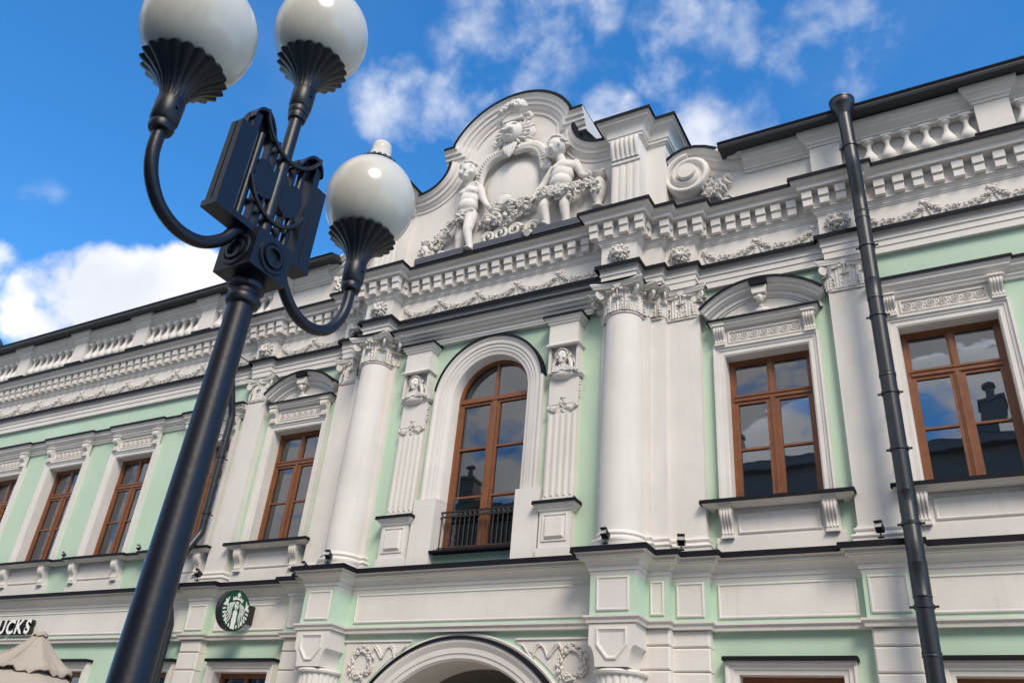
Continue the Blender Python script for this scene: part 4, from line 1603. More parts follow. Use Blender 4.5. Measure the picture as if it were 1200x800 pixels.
# ================================================================== the sculpted pediment
AR, AZ = 1.506, 13.494
a_end = math.degrees(math.acos(1.38 / AR))
arch_top = arc(0, AZ, AR, 180 - a_end, a_end, 40)
scoopL = arc(-2.12, 13.66, 0.68, -90, 0, 14)
scoopR = [(-x, z) for x, z in scoopL[::-1]]
ol = [(-2.36, 12.98)] + scoopL + [(-1.44, 14.0)] + [(x, z - 0.03) for x, z in arch_top] + [(1.44, 14.0)] + scoopR + [(2.36, 12.98), (2.36, 10.9), (-2.36, 10.9)]
PD = MB().prism(ol, -0.75, 0.36).build('pediment', 'white', PAL, smooth=0)
path = [(-1.64, 14.03), (-1.385, 14.03)] + arch_top + [(1.385, 14.03), (1.64, 14.03)]
PRF = [(0.0, -0.80), (0.0, 0.62), (0.055, 0.625), (0.075, 0.595), (0.10, 0.575), (0.15, 0.56), (0.165, 0.515), (0.24, 0.505), (0.25, 0.47), (0.30, 0.455), (0.345, 0.42), (0.355, 0.40), (0.42, 0.395), (0.43, 0.34)]
MB().sweep(path, PRF, 1).build('arched_cornice', 'white', PD)
MB().sweep(path, [(-0.035, -0.82), (-0.03, 0.635), (0.035, 0.642), (0.035, 0.63), (-0.004, 0.622), (-0.012, -0.82)], 1).build('cornice_flashing', 'flash', PD)
for s, pth in ((-1, [(-2.40, 12.985)] + scoopL), (1, scoopR + [(2.40, 12.985)])):
    MB().sweep(pth, [(0.0, -0.80), (0.0, 0.585), (0.05, 0.59), (0.07, 0.56), (0.12, 0.535), (0.135, 0.49), (0.21, 0.48), (0.22, 0.445), (0.28, 0.42), (0.30, 0.39), (0.36, 0.385), (0.37, 0.34)], 1).build('scooped_cornice', 'white', PD)
    MB().sweep(pth, [(-0.035, -0.82), (-0.03, 0.60), (0.035, 0.607), (0.035, 0.595), (-0.004, 0.587), (-0.012, -0.82)], 1).build('cornice_flashing', 'flash', PD)
# slate flashing boxes along the cornice at the foot of the sculpture
for a, b in ((-1.80, -0.66), (-0.44, 0.62), (0.84, 1.86)):
    mb = MB().prismx([(0.30, 10.93), (0.80, 10.915), (0.80, 11.06), (0.42, 11.20), (0.30, 11.20)], a, b)
    mb.build('flashing_box', 'zinc', PAL, smooth=0)


def remeshed(mb, name, parent, vox=0.016, it=3):
    b_ = mb.build(name, 'orn', parent, smooth=180)
    rm = b_.modifiers.new('remesh', 'REMESH')
    rm.mode = 'VOXEL'
    rm.voxel_size = vox
    rm.use_smooth_shade = True
    sm_ = b_.modifiers.new('smooth', 'SMOOTH')
    sm_.iterations = it
    return b_


def putto_head(mb, c, turn):
    """child's head; turn > 0 looks towards +x"""
    x, d_, z = c
    rot = Matrix.Rotation(turn, 3, 'Z')

    def P(u, v, h):
        q = rot @ Vector((u, v, h))
        return (x + q.x, d_ + q.y, z + q.z)
    mb.ell(P(0, 0, 0.03), (0.195, 0.20, 0.215), ico=ICO3)
    mb.ell(P(0, 0.05, -0.10), (0.14, 0.14, 0.12), ico=ICO3)
    mb.ell(P(0, 0.205, -0.035), (0.034, 0.05, 0.055), ico=ICO2)
    mb.ell(P(0, 0.175, -0.115), (0.055, 0.03, 0.018), ico=ICO2)
    mb.ell(P(0, 0.170, -0.148), (0.045, 0.03, 0.018), ico=ICO2)
    mb.ell(P(0, 0.155, -0.195), (0.05, 0.045, 0.038), ico=ICO2)
    for t in (-1, 1):
        mb.ell(P(t * 0.105, 0.135, -0.085), (0.066, 0.06, 0.066), ico=ICO2)
        mb.ell(P(t * 0.078, 0.163, 0.022), (0.04, 0.022, 0.020), ico=ICO2)
        mb.ell(P(t * 0.08, 0.172, 0.072), (0.06, 0.026, 0.016), ico=ICO2)
        mb.ell(P(t * 0.195, -0.01, -0.02), (0.025, 0.035, 0.055), ico=ICO2)
    return P


def curls(mb, P, seed):
    random.seed(seed)
    for k in range(85):
        a = random.uniform(0, 2 * PI)
        e = random.uniform(-0.1, 1.45)
        u, v, h = 0.215 * math.cos(e) * math.cos(a), 0.205 * math.cos(e) * math.sin(a), 0.235 * math.sin(e)
        if v > 0.05 and h < 0.12:
            continue
        if v > 0.12 and h < 0.17:
            continue
        mb.ell(P(u, v, 0.04 + h), (0.05, 0.045, 0.042), jit=0.12)


def hand(mb, p, d, n, s=1.0):
    """palm with five short fingers; d = pointing direction, n = side of the thumb"""
    p, d, n = Vector(p), Vector(d).normalized(), Vector(n).normalized()
    mb.ell(p, (0.055 * s, 0.045 * s, 0.055 * s), ico=ICO2)
    for k in range(4):
        q = p + n * (0.042 - 0.028 * k) * s + d * 0.045 * s
        l = (0.075, 0.085, 0.08, 0.062)[k] * s
        e = q + d * l * 0.6 + Vector((0, 0.0, -0.01))
        mb.tube([q, e, e + d * l * 0.3 - n * 0.006 + Vector((0, -0.03 * s, 0))], [0.017 * s, 0.016 * s, 0.012 * s], 6)
    q = p + n * 0.05 * s
    mb.tube([q, q + n * 0.035 * s + d * 0.03 * s, q + n * 0.03 * s + d * 0.07 * s], [0.019 * s, 0.017 * s, 0.013 * s], 6)


# left putto: standing, one foot stepping over the cornice edge
mb = MB()
P1 = putto_head(mb, (-0.93, 0.60, 13.14), -0.25)
mb.cone((-0.92, 0.53, 12.96), (-0.90, 0.50, 12.78), 0.095, 0.11)
mb.ell((-0.88, 0.50, 12.66), (0.25, 0.17, 0.17), ico=ICO3)
mb.ell((-0.88, 0.52, 12.44), (0.22, 0.18, 0.22), ico=ICO3)
mb.ell((-0.87, 0.545, 12.26), (0.225, 0.19, 0.19), ico=ICO3)
mb.ell((-0.87, 0.52, 12.06), (0.235, 0.17, 0.15), ico=ICO3)
for t in (-1, 1):
    mb.ell((-0.88 + t * 0.10, 0.625, 12.62), (0.095, 0.06, 0.075), ico=ICO2)
mb.cone((-1.10, 0.48, 12.74), (-1.17, 0.44, 12.42), 0.09, 0.075)
mb.cone((-1.17, 0.44, 12.42), (-1.16, 0.42, 12.14), 0.07, 0.055)
hand(mb, (-1.16, 0.42, 12.08), (0, 0, -1), (1, 0, 0))
mb.cone((-0.66, 0.49, 12.74), (-0.55, 0.50, 12.44), 0.09, 0.078)
mb.cone((-0.55, 0.50, 12.44), (-0.40, 0.56, 12.18), 0.074, 0.058)
hand(mb, (-0.36, 0.57, 12.13), (0.6, 0, -0.8), (0.7, 0.2, 0.5))
mb.cone((-1.00, 0.48, 11.98), (-1.02, 0.46, 11.52), 0.135, 0.098)
mb.cone((-1.02, 0.45, 11.50), (-1.02, 0.44, 11.05), 0.095, 0.068)
mb.ell((-1.02, 0.50, 11.02), (0.06, 0.12, 0.045), ico=ICO2)
mb.cone((-0.75, 0.55, 11.98), (-0.72, 0.66, 11.56), 0.14, 0.10)
mb.cone((-0.72, 0.66, 11.54), (-0.60, 0.66, 11.10), 0.095, 0.062)
mb.ell((-0.58, 0.72, 11.04), (0.062, 0.12, 0.05), ico=ICO2)
for k in range(5):
    mb.ell((-0.625 + 0.022 * k, 0.835, 11.02), (0.014, 0.026, 0.016), ico=ICO2)
pt = remeshed(mb, 'putto', PD)
hb = MB()
curls(hb, P1, 41)
hb.build('hair', 'orn', pt, smooth=60)

# right putto: half seated, head in profile, leaning over the garland
mb = MB()
P2 = putto_head(mb, (1.12, 0.60, 13.08), 0.95)
mb.cone((1.16, 0.53, 12.92), (1.22, 0.50, 12.74), 0.095, 0.11)
mb.ell((1.26, 0.50, 12.60), (0.27, 0.17, 0.17), ico=ICO3)
mb.ell((1.25, 0.53, 12.38), (0.235, 0.19, 0.22), ico=ICO3)
mb.ell((1.24, 0.56, 12.18), (0.235, 0.20, 0.19), ico=ICO3)
mb.ell((1.24, 0.54, 11.98), (0.25, 0.18, 0.15), ico=ICO3)
for t in (-1, 1):
    mb.ell((1.25 + t * 0.10, 0.625, 12.55), (0.10, 0.06, 0.075), ico=ICO2)
mb.cone((1.02, 0.49, 12.66), (0.86, 0.50, 12.36), 0.09, 0.078)
mb.cone((0.86, 0.50, 12.36), (0.72, 0.58, 12.06), 0.074, 0.056)
hand(mb, (0.69, 0.60, 12.00), (-0.5, 0.1, -0.8), (0.7, 0.3, -0.4))
mb.cone((1.50, 0.48, 12.66), (1.64, 0.46, 12.36), 0.09, 0.078)
mb.cone((1.64, 0.46, 12.36), (1.76, 0.56, 12.20), 0.074, 0.056)
hand(mb, (1.80, 0.59, 12.18), (0.8, 0.3, 0.1), (0, 0.3, 0.9))
mb.cone((1.08, 0.54, 11.92), (0.98, 0.68, 11.62), 0.145, 0.105)
mb.cone((0.98, 0.68, 11.60), (1.04, 0.62, 11.22), 0.10, 0.066)
mb.ell((1.05, 0.70, 11.15), (0.06, 0.13, 0.05), ico=ICO2)
mb.cone((1.36, 0.52, 11.92), (1.38, 0.62, 11.58), 0.145, 0.105)
mb.cone((1.38, 0.62, 11.56), (1.42, 0.54, 11.16), 0.10, 0.068)
mb.ell((1.43, 0.62, 11.12), (0.06, 0.13, 0.05), ico=ICO2)
pt = remeshed(mb, 'putto', PD)
hb = MB()
curls(hb, P2, 42)
hb.build('hair', 'orn', pt, smooth=60)

# garlands between and around the figures
mb = MB()
random.seed(51)
lumps(mb, [(-0.48, 0.40, 11.95, 0.9), (-0.25, 0.42, 11.80, 1.2), (0.05, 0.44, 11.88, 1.5), (0.32, 0.44, 12.0, 1.2), (0.62, 0.46, 12.0, 0.8)], 0.040, 0.075, 120, 0.19)
for k in range(9):
    a = PI * (0.1 + 0.8 * k / 8)
    mb.tube([(0.0, 0.58, 12.06), (0.13 * math.cos(a), 0.60, 12.06 + 0.16 * math.sin(a)), (0.19 * math.cos(a), 0.55, 12.06 + 0.24 * math.sin(a))], [0.02, 0.04, 0.028], 6)
mb.build('flower_garland', 'orn', PD, smooth=60)
mb = MB()
random.seed(52)
lumps(mb, [(-0.72, 0.62, 12.02, 0.7), (-0.92, 0.66, 11.94, 0.8), (-1.12, 0.56, 11.92, 0.9), (-1.34, 0.46, 11.86, 1.2), (-1.55, 0.42, 11.68, 1.1), (-1.68, 0.40, 11.46, 0.8)], 0.036, 0.066, 110, 0.15)
mb.build('flower_garland', 'orn', PD, smooth=60)
mb = MB()
random.seed(53)
lumps(mb, [(0.78, 0.58, 12.0, 0.8), (1.02, 0.70, 11.92, 0.9), (1.28, 0.72, 11.84, 1.0), (1.52, 0.62, 11.84, 1.2), (1.76, 0.50, 12.02, 1.0), (1.88, 0.44, 12.18, 0.7)], 0.038, 0.068, 125, 0.155)
mb.build('flower_garland', 'orn', PD, smooth=60)
# wave scrolls and shells along the foot
for x, z, sg, r_ in ((-0.36, 11.42, 1, 0.15), (-0.08, 11.44, 1, 0.17), (0.24, 11.46, -1, 0.15), (0.62, 11.40, -1, 0.17), (-1.45, 11.28, 1, 0.11), (-1.72, 11.30, 1, 0.12)):
    mb = MB()
    pts = []
    for i in range(26):
        t = i / 25
        rr_ = r_ * (1 - 0.8 * t)
        a = PI * 0.9 - t * 3.2 * PI if sg > 0 else PI * 0.1 + t * 3.2 * PI
        pts.append((x + rr_ * math.cos(a), 0.42 + 0.06 * t, z + rr_ * math.sin(a)))
    mb.tube(pts, [0.045 - 0.022 * i / 25 for i in range(26)], 7)
    mb.build('wave_scroll', 'orn', PD, smooth=60)
mb = MB()
pts = [(-0.55, 0.42, 11.30), (-0.2, 0.45, 11.27), (0.2, 0.45, 11.27), (0.55, 0.45, 11.24), (0.72, 0.60, 11.10), (0.74, 0.82, 10.98)]
mb.tube(pts, [0.06, 0.07, 0.07, 0.08, 0.085, 0.07], 8)
mb.build('draped_band', 'orn', PD, smooth=60)
# upturned horns / vases at both ends
for s in (-1, 1):
    mb = MB()
    cx = s * 2.0 if s > 0 else -1.86
    z0 = 11.42 if s > 0 else 11.10
    k = 1.0 if s > 0 else 0.72
    mb.lathe([(0.12, 0.0), (0.13, 0.03), (0.08, 0.06), (0.06, 0.12), (0.10, 0.2), (0.14, 0.34), (0.15, 0.5), (0.12, 0.62), (0.075, 0.70), (0.11, 0.74), (0.14, 0.80), (0.10, 0.83)], (0, 0, 0), 20)
    mb.v = [(cx + x * k, 0.46 + y * k, z0 + z * k) for x, y, z in mb.v]
    random.seed(60 + s)
    lumps(mb, [(cx, 0.46 + 0.1 * k, z0 + 0.25 * k, 1), (cx, 0.46 + 0.12 * k, z0 + 0.55 * k, 1)], 0.03, 0.05, 22, 0.10 * k)
    for q in range(5):
        mb.ell((cx + random.uniform(-0.1, 0.1) * k, 0.5, z0 + 0.86 * k), (0.06 * k, 0.04, 0.04 * k), jit=0.15)
    mb.tube([(cx + s * 0.14 * k, 0.40, z0 + 0.75 * k), (cx + s * 0.24 * k, 0.40, z0 + 0.5 * k), (cx + s * 0.26 * k, 0.40, z0 + 0.2 * k), (cx + s * 0.2 * k, 0.40, z0)], [0.015, 0.02, 0.03, 0.04], 6)
    mb.build('vase', 'orn', PD, smooth=60)
# blank oval shield with its scrolled frame, mask and shell crest
mb = MB()
mb.ell((0.04, 0.34, 12.66), (0.66, 0.13, 0.80), ico=ICO3)
mb.build('shield', 'white', PD, smooth=180)
mb = MB()
for s in (-1, 1):
    for w_, dz in ((0.0, 0.0), (0.08, 0.10)):
        pts = []
        for i in range(16):
            t = i / 15
            pts.append((0.06 + s * (0.05 + (0.66 + w_) * math.sin(t * PI * 0.52)), 0.52 - 0.06 * t, 13.62 + dz + 0.10 * math.sin(t * PI) - 0.62 * t * t))
        mb.tube(pts, [0.055 + 0.02 * math.sin(i / 15 * PI) for i in range(16)], 8)
    for i in range(15):       # gadroons on the wings of the frame
        t = 0.12 + 0.82 * i / 14
        x = 0.06 + s * (0.05 + 0.70 * math.sin(t * PI * 0.52))
        z = 13.67 + 0.10 * math.sin(t * PI) - 0.62 * t * t
        mb.ell((x, 0.57 - 0.06 * t, z), (0.026, 0.045, 0.075), Matrix.Rotation(s * t * 1.0, 3, 'Y'))
    for (x, z, r_) in ((0.06 + s * 0.80, 13.04, 0.10), (0.06 + s * 0.36, 14.05, 0.13)):
        pts = []
        for i in range(24):
            t = i / 23
            a = PI / 2 - s * t * 3.4 * PI
            pts.append((x + r_ * (1 - 0.75 * t) * math.cos(a), 0.50 + 0.05 * t, z + r_ * (1 - 0.75 * t) * math.sin(a)))
        mb.tube(pts, [0.05 - 0.02 * i / 23 for i in range(24)], 7)
    mb.tube([(0.06 + s * 0.30, 0.48, 13.95), (0.06 + s * 0.42, 0.48, 13.78), (0.06 + s * 0.62, 0.46, 13.62), (0.06 + s * 0.84, 0.44, 13.30), (0.06 + s * 0.88, 0.42, 13.10)], [0.05, 0.06, 0.05, 0.045, 0.04], 8)
for k in range(5):
    x = 0.06 + (k - 2) * 0.052
    mb.tube([(x, 0.58, 13.82), (0.06 + (k - 2) * 0.058, 0.66, 13.66), (0.06 + (k - 2) * 0.03, 0.62, 13.46 + 0.03 * abs(k - 2))], [0.035, 0.042, 0.022], 8)
mb.v = [(x, y + 0.03, z - 0.24) for x, y, z in mb.v]
mb.build('shield_frame', 'orn', PD, smooth=60)
mb = MB()
mb.ell((0.06, 0.58, 14.02), (0.16, 0.16, 0.20), ico=ICO3)
mb.ell((0.06, 0.73, 13.96), (0.09, 0.08, 0.075), ico=ICO2)
mb.ell((0.06, 0.74, 14.02), (0.035, 0.06, 0.07), ico=ICO2)
mb.ell((0.06, 0.70, 13.86), (0.06, 0.06, 0.035), ico=ICO2)
for t in (-1, 1):
    mb.ell((0.06 + t * 0.07, 0.70, 14.09), (0.05, 0.04, 0.022), ico=ICO2)
    mb.ell((0.06 + t * 0.055, 0.78, 13.94), (0.045, 0.045, 0.035), ico=ICO2)
random.seed(71)
for row, (rad, n) in enumerate(((0.20, 18), (0.27, 22))):
    for k in range(n):
        a = 2 * PI * (k + 0.5 * row) / n
        mb.ell((0.06 + math.cos(a) * rad, 0.56 - 0.05 * row, 14.0 + math.sin(a) * rad), (0.075, 0.045, 0.030), Matrix.Rotation(-a + random.uniform(-0.4, 0.4), 3, 'Y'), jit=0.08)
mb.v = [(0.06 + (x - 0.06) * 1.5, 0.36 + (y - 0.36) * 1.2, 13.86 + (z - 14.0) * 1.35) for x, y, z in mb.v]
mb.build('lion_mask', 'orn', PD, smooth=60)
mb = MB()
mb.prism([(-0.13, 14.28), (0.25, 14.28), (0.21, 14.42), (-0.09, 14.42)], 0.36, 0.66)
for t in (-1, 1):
    mb.tube([(0.06 + t * 0.15, 0.55, 14.40), (0.06 + t * 0.26, 0.56, 14.42), (0.06 + t * 0.31, 0.54, 14.34), (0.06 + t * 0.26, 0.54, 14.28), (0.06 + t * 0.22, 0.55, 14.33)], [0.04, 0.045, 0.04, 0.035, 0.025], 8)
for k in range(9):
    a = PI * (k + 0.5) / 9
    mb.tube([(0.06 + 0.06 * math.cos(a), 0.66, 14.46), (0.06 + 0.18 * math.cos(a), 0.74, 14.46 + 0.17 * math.sin(a)), (0.06 + 0.25 * math.cos(a), 0.66, 14.46 + 0.27 * math.sin(a))], [0.03, 0.055, 0.048], 8)
for k in range(5):
    a = PI * (k + 0.5) / 5
    mb.ell((0.06 + 0.10 * math.cos(a), 0.76, 14.48 + 0.10 * math.sin(a)), (0.05, 0.045, 0.05), jit=0.08)
mb.v = [(0.06 + (x - 0.06) * 1.3, 0.36 + (y - 0.36) * 1.1, 14.22 + (z - 14.30) * 1.15) for x, y, z in mb.v]
mb.build('shell_crest', 'orn', PD, smooth=60)


# ================================================================== THINGS ON AND BEFORE THE PALACE
# curtains behind the glass
def curtain(x, z0, z1, wd, dep, label, folds=6):
    n = folds * 8
    mb = MB()
    vs = []
    for i in range(n + 1):
        u = i / n
        d_ = 0.035 * math.sin(u * folds * 2 * PI) + 0.01 * math.sin(u * 37)
        vs += [(-wd / 2 + wd * u, d_ * 1.3, z0), (-wd / 2 + wd * u, d_, (z0 + z1) / 2), (-wd / 2 + wd * u, d_ * 0.7, z1)]
    mb.add(vs, [[i * 3 + j, (i + 1) * 3 + j, (i + 1) * 3 + j + 1, i * 3 + j + 1] for i in range(n) for j in range(2)])
    o = mb.mesh('curtain', 'curtain', 180)
    c = obj('curtain', o, None, (x, dep, 0))
    sl = c.modifiers.new('thickness', 'SOLIDIFY')
    sl.thickness = 0.004
    tag(c, label, 'curtain', 'curtains behind the upper windows')


for cx, lb in zip(WING_XL[1:4], ('pale folded curtain behind the second wing window from the thin downpipe', 'pale folded curtain behind the third wing window from the thin downpipe', 'pale folded curtain behind the fourth wing window from the thin downpipe')):
    curtain(cx - 0.22, 5.4, 8.9, 0.70, -0.40, lb, 7)
curtain(-4.72 - 0.36, 5.4, 8.9, 0.46, -0.42, 'pale curtain behind the curved-pediment window above the round green sign')
curtain(-0.62, 5.0, 8.9, 0.34, -0.40, 'narrow pale curtain behind the arched window with the railing')


# floodlights standing on the ledge
def floodlight(at, label, tilt=0.5, s=1.0, mt='iron'):
    o = empty('floodlight', at)
    o.rotation_euler = (0, 0, random.uniform(-0.3, 0.3))
    o.scale = (s * 0.60, s * 0.60, s * 0.60)
    tag(o, label, 'floodlight', 'small floodlights along the ledge')
    b = MB()
    b.box(-0.05, 0.05, -0.04, 0.04, 0.0, 0.015)
    b.tube([(0, 0, 0.01), (0, 0.0, 0.10)], 0.014, 8)
    b.tube([(-0.07, 0, 0.20), (-0.075, 0, 0.10), (0.075, 0, 0.10), (0.07, 0, 0.20)], 0.01, 6)
    b.build('bracket', 'iron', o)
    ca, sa = math.cos(tilt), math.sin(tilt)

    def tf(mb):
        mb.v = [(x, y * ca - (z - 0.18) * sa, 0.18 + y * sa + (z - 0.18) * ca) for x, y, z in mb.v]
        return mb
    h = MB().box(-0.062, 0.062, -0.07, 0.07, 0.12, 0.23)
    for k in range(5):
        h.box(-0.05, 0.05, -0.085 + 0.0, -0.07, 0.13 + 0.02 * k, 0.137 + 0.02 * k)
    tf(h).build('housing', mt, o, smooth=0)
    tf(MB().box(-0.054, 0.054, 0.068, 0.076, 0.128, 0.222)).build('lens', 'lampglass', o, smooth=0)
    v = MB().box(-0.07, 0.07, 0.06, 0.13, 0.225, 0.232)
    tf(v).build('visor', mt, o, smooth=0)


random.seed(8)
floodlight((2.52, 0.93, 5.0), 'black floodlight at the foot of the round column farther from the round green sign', s=1.25)
floodlight((3.44, 0.40, 5.0), 'floodlight at the foot of the flat pilaster between round column and thick downpipe window', s=1.25)
floodlight((6.02, 0.40, 5.0), 'floodlight at the foot of the pilaster next to the thick downpipe', s=1.2)
floodlight((-2.45, 0.93, 5.0), 'black floodlight at the foot of the round column nearer the round green sign', s=1.2)
floodlight((-3.42, 0.40, 5.0), 'floodlight at the foot of the flat pilaster between column and window above the round sign', s=1.25)
floodlight((-6.08, 0.40, 5.0), 'floodlight at the foot of the pilaster next to the thin downpipe', s=1.3)
floodlight((-8.42, 0.12, 5.77), 'small floodlight on the wing sill between letter sign and thin downpipe', s=0.9, mt='zinc')
floodlight((-10.9, 0.12, 5.77), 'small floodlight on the wing sill above the white letter sign', s=0.9, mt='zinc')


# downpipes
def pipe(path, r, label, hopper=True, joints=(), dk=()):
    o = empty('downpipe', (path[-1][0], path[-1][1], 0))
    ox, od = path[-1][0], path[-1][1]
    tag(o, label, 'downpipe')

    def loc(p):
        return (p[0] - ox, p[1] - od, p[2])
    pts = []
    for i, p in enumerate(path):
        if 0 < i < len(path) - 1:
            a, b, c = Vector(path[i - 1]), Vector(p), Vector(path[i + 1])
            k = min(0.09, (a - b).length * 0.4, (c - b).length * 0.4)
            pts += [loc(b + (a - b).normalized() * k), loc(b * 0.86 + (b + (a - b).normalized() * k) * 0.07 + (b + (c - b).normalized() * k) * 0.07), loc(b + (c - b).normalized() * k)]
        else:
            pts.append(loc(p))
    MB().tube(pts, r, 24).build('pipe', 'pipe', o)
    for z, h in joints:
        # find the pipe axis at this height
        for i in range(len(path) - 1):
            if path[i][2] >= z >= path[i + 1][2]:
                t = (path[i][2] - z) / (path[i][2] - path[i + 1][2])
                c = [lerp(path[i][j], path[i + 1][j], t) for j in range(3)]
        c = loc(c)
        MB().lathe([(r, -h), (r + 0.006, -h), (r + 0.008, -h + 0.015), (r + 0.004, -h + 0.025), (r + 0.004, -0.025), (r + 0.008, -0.015), (r + 0.006, 0), (r, 0)], c, 28, cap=False).build('joint', 'pipe', o)
    for z in dk:
        for i in range(len(path) - 1):
            if path[i][2] >= z >= path[i + 1][2]:
                t = (path[i][2] - z) / (path[i][2] - path[i + 1][2])
                c = [lerp(path[i][j], path[i + 1][j], t) for j in range(3)]
        cx, cd, cz = loc(c)
        s_ = MB().lathe([(r, -0.02), (r + 0.014, -0.02), (r + 0.014, 0.02), (r, 0.02)], (cx, cd, cz), 28, cap=False)
        s_.box(cx - r - 0.055, cx - r, cd - 0.012, cd + 0.012, cz - 0.012, cz + 0.012)
        s_.box(cx + r, cx + r + 0.055, cd - 0.012, cd + 0.012, cz - 0.012, cz + 0.012)
        s_.tube([(cx, cd - r, cz), (cx, -od + 0.05, cz)], 0.012, 6)
        s_.build('strap', 'pipe', o)
    if hopper:
        c = loc(path[0])
        MB().lathe([(r * 0.98, -0.26), (r + 0.01, -0.20), (r + 0.075, -0.05), (r + 0.085, -0.03), (r + 0.085, 0.05), (r + 0.095, 0.055), (r + 0.095, 0.075), (r + 0.07, 0.075), (r + 0.06, -0.02), (0.0, -0.04)], c, 36).build('hopper', 'pipe', o)


pipe([(6.36, 0.70, 12.0), (6.385, 0.70, 10.8), (6.385, 0.52, 10.2), (6.39, 0.50, 5.4), (6.395, 0.60, 4.8), (6.40, 0.56, 0.15)], 0.102,
     'thick black downpipe with funnel top beside the pilaster at the palace wing', joints=((9.95, 0.16), (8.72, 0.35), (7.2, 0.06), (5.55, 0.28), (4.62, 0.42), (3.6, 0.06)), dk=(11.1, 9.3, 8.1, 6.9, 6.1, 5.1, 4.1))
pipe([(-6.50, 0.66, 11.9), (-6.48, 0.66, 9.6), (-6.46, 0.30, 8.55), (-6.46, 0.28, 6.0), (-6.50, 0.55, 5.45), (-6.50, 0.55, 4.6), (-6.46, 0.42, 4.2), (-6.46, 0.40, 0.15)], 0.075,
     'thin black downpipe jogging round the ledges beside the pilaster near the round sign', joints=((8.0, 0.05), (7.0, 0.05), (5.2, 0.2), (4.4, 0.2)), dk=(9.9, 7.6, 6.4, 3.6))


# round blade sign
SG = empty('round_sign', (-4.70, 0.60, 4.37))
tag(SG, 'round green sign with white crowned long-haired figure on a wall bracket', 'sign')


def lay(mb, x0):
    """flat art drawn in (u, thickness, v) turned so that it faces +x"""
    mb.v = [(x0 + t, -u, v) for u, t, v in mb.v]
    return mb


SR = 0.345
lay(MB().prism([(SR * math.cos(a), SR * math.sin(a)) for a in [i * 2 * PI / 64 for i in range(64)]], -0.075, 0.045), 0).build('drum', 'black', SG)
lay(MB().prism([(0.322 * math.cos(a), 0.322 * math.sin(a)) for a in [i * 2 * PI / 64 for i in range(64)]], 0.044, 0.052), 0).build('face', 'signgreen', SG)
bk = MB().box(-0.03, 0.03, -0.56, -0.30, -0.16, 0.16)
bk.build('wall_bracket', 'black', SG, smooth=0)


def ribbon(mb, pts, w, t0=0.05, t1=0.058):
    k = len(pts)
    ol, orr = [], []
    for i in range(k):
        a, b = pts[max(i - 1, 0)], pts[min(i + 1, k - 1)]
        dx, dz = b[0] - a[0], b[1] - a[1]
        l = math.hypot(dx, dz) or 1
        ww = w[i] if isinstance(w, list) else w
        nx, nz = -dz / l * ww / 2, dx / l * ww / 2
        ol.append((pts[i][0] + nx, pts[i][1] + nz))
        orr.append((pts[i][0] - nx, pts[i][1] - nz))
    mb.prism(ol + orr[::-1], t0, t1)


art = MB()
body = [(-0.028, 0.0), (0.028, 0.0), (0.05, -0.05), (0.04, -0.11), (0.055, -0.18), (0.04, -0.24), (0.05, -0.315), (-0.05, -0.315), (-0.04, -0.24), (-0.055, -0.18), (-0.04, -0.11), (-0.05, -0.05)]
art.prism(body, 0.05, 0.058)
face = [(0.047 * math.cos(a), 0.082 + 0.07 * math.sin(a)) for a in [i * 2 * PI / 24 for i in range(24)]]
art.prism(face, 0.05, 0.058)
for s in (-1, 1):
    for k in range(4):          # wavy locks
        off = 0.080 + 0.031 * k
        pts = [(s * off * 0.85, 0.135 - 0.012 * k), (s * (off + 0.006), 0.06)]
        for i in range(9):
            t = i / 8
            z = 0.05 - t * (0.33 - 0.05 * k)
            pts.append((s * (off + 0.012 + 0.05 * t * t + 0.012 * math.sin(t * 9)), z))
        pts = [p for p in pts if math.hypot(*p) < 0.315]
        ribbon(art, pts, 0.0135)
    for k in range(7):          # fins at the rim
        a = R(168 - 13 * k) if s < 0 else R(12 + 13 * k)
        a = -(a - PI / 2) + PI / 2 if False else a
        an = R(8 - 13.5 * k)
        x1_, z1_ = 0.305 * math.cos(an), 0.305 * math.sin(an)
        x0_, z0_ = (0.225 + 0.004 * k) * math.cos(an + 0.06), (0.225 + 0.004 * k) * math.sin(an + 0.06)
        ribbon(art, [(s * x0_, z0_), (s * (x0_ + x1_) / 2, (z0_ + z1_) / 2 + 0.006), (s * x1_, z1_)], [0.012, 0.026, 0.02])
    tail = [(0.20, 0.05), (0.215, 0.11), (0.20, 0.20), (0.245, 0.135), (0.285, 0.15), (0.26, 0.10), (0.30, 0.06), (0.25, 0.05)]
    art.prism([(s * x, z) for x, z in (tail if s > 0 else tail[::-1])], 0.05, 0.058)
crown = [(-0.11, 0.145), (-0.125, 0.215), (-0.085, 0.185), (-0.07, 0.235), (-0.04, 0.195), (0.0, 0.225), (0.04, 0.195), (0.07, 0.235), (0.085, 0.185), (0.125, 0.215), (0.11, 0.145), (0.06, 0.175), (0, 0.183), (-0.06, 0.175)]
art.prism(crown, 0.05, 0.058)
star = [((0.055 if i % 2 == 0 else 0.023) * math.sin(i * PI / 5), 0.262 + (0.055 if i % 2 == 0 else 0.023) * math.cos(i * PI / 5)) for i in range(10)]
art.prism(star, 0.051, 0.059)
lay(art, 0).build('emblem', 'signwhite', SG, smooth=0)
feat = MB()
for s in (-1, 1):
    ribbon(feat, [(s * 0.010, 0.112), (s * 0.022, 0.118), (s * 0.036, 0.112)], 0.010, 0.058, 0.061)
    feat.prism([(s * 0.022 + 0.010 * math.cos(a), 0.096 + 0.007 * math.sin(a)) for a in [i * PI / 4 for i in range(8)]], 0.058, 0.061)
ribbon(feat, [(0.004, 0.10), (0.010, 0.065), (-0.004, 0.060)], 0.008, 0.058, 0.061)
ribbon(feat, [(-0.016, 0.042), (0.0, 0.038), (0.016, 0.042)], 0.011, 0.058, 0.061)
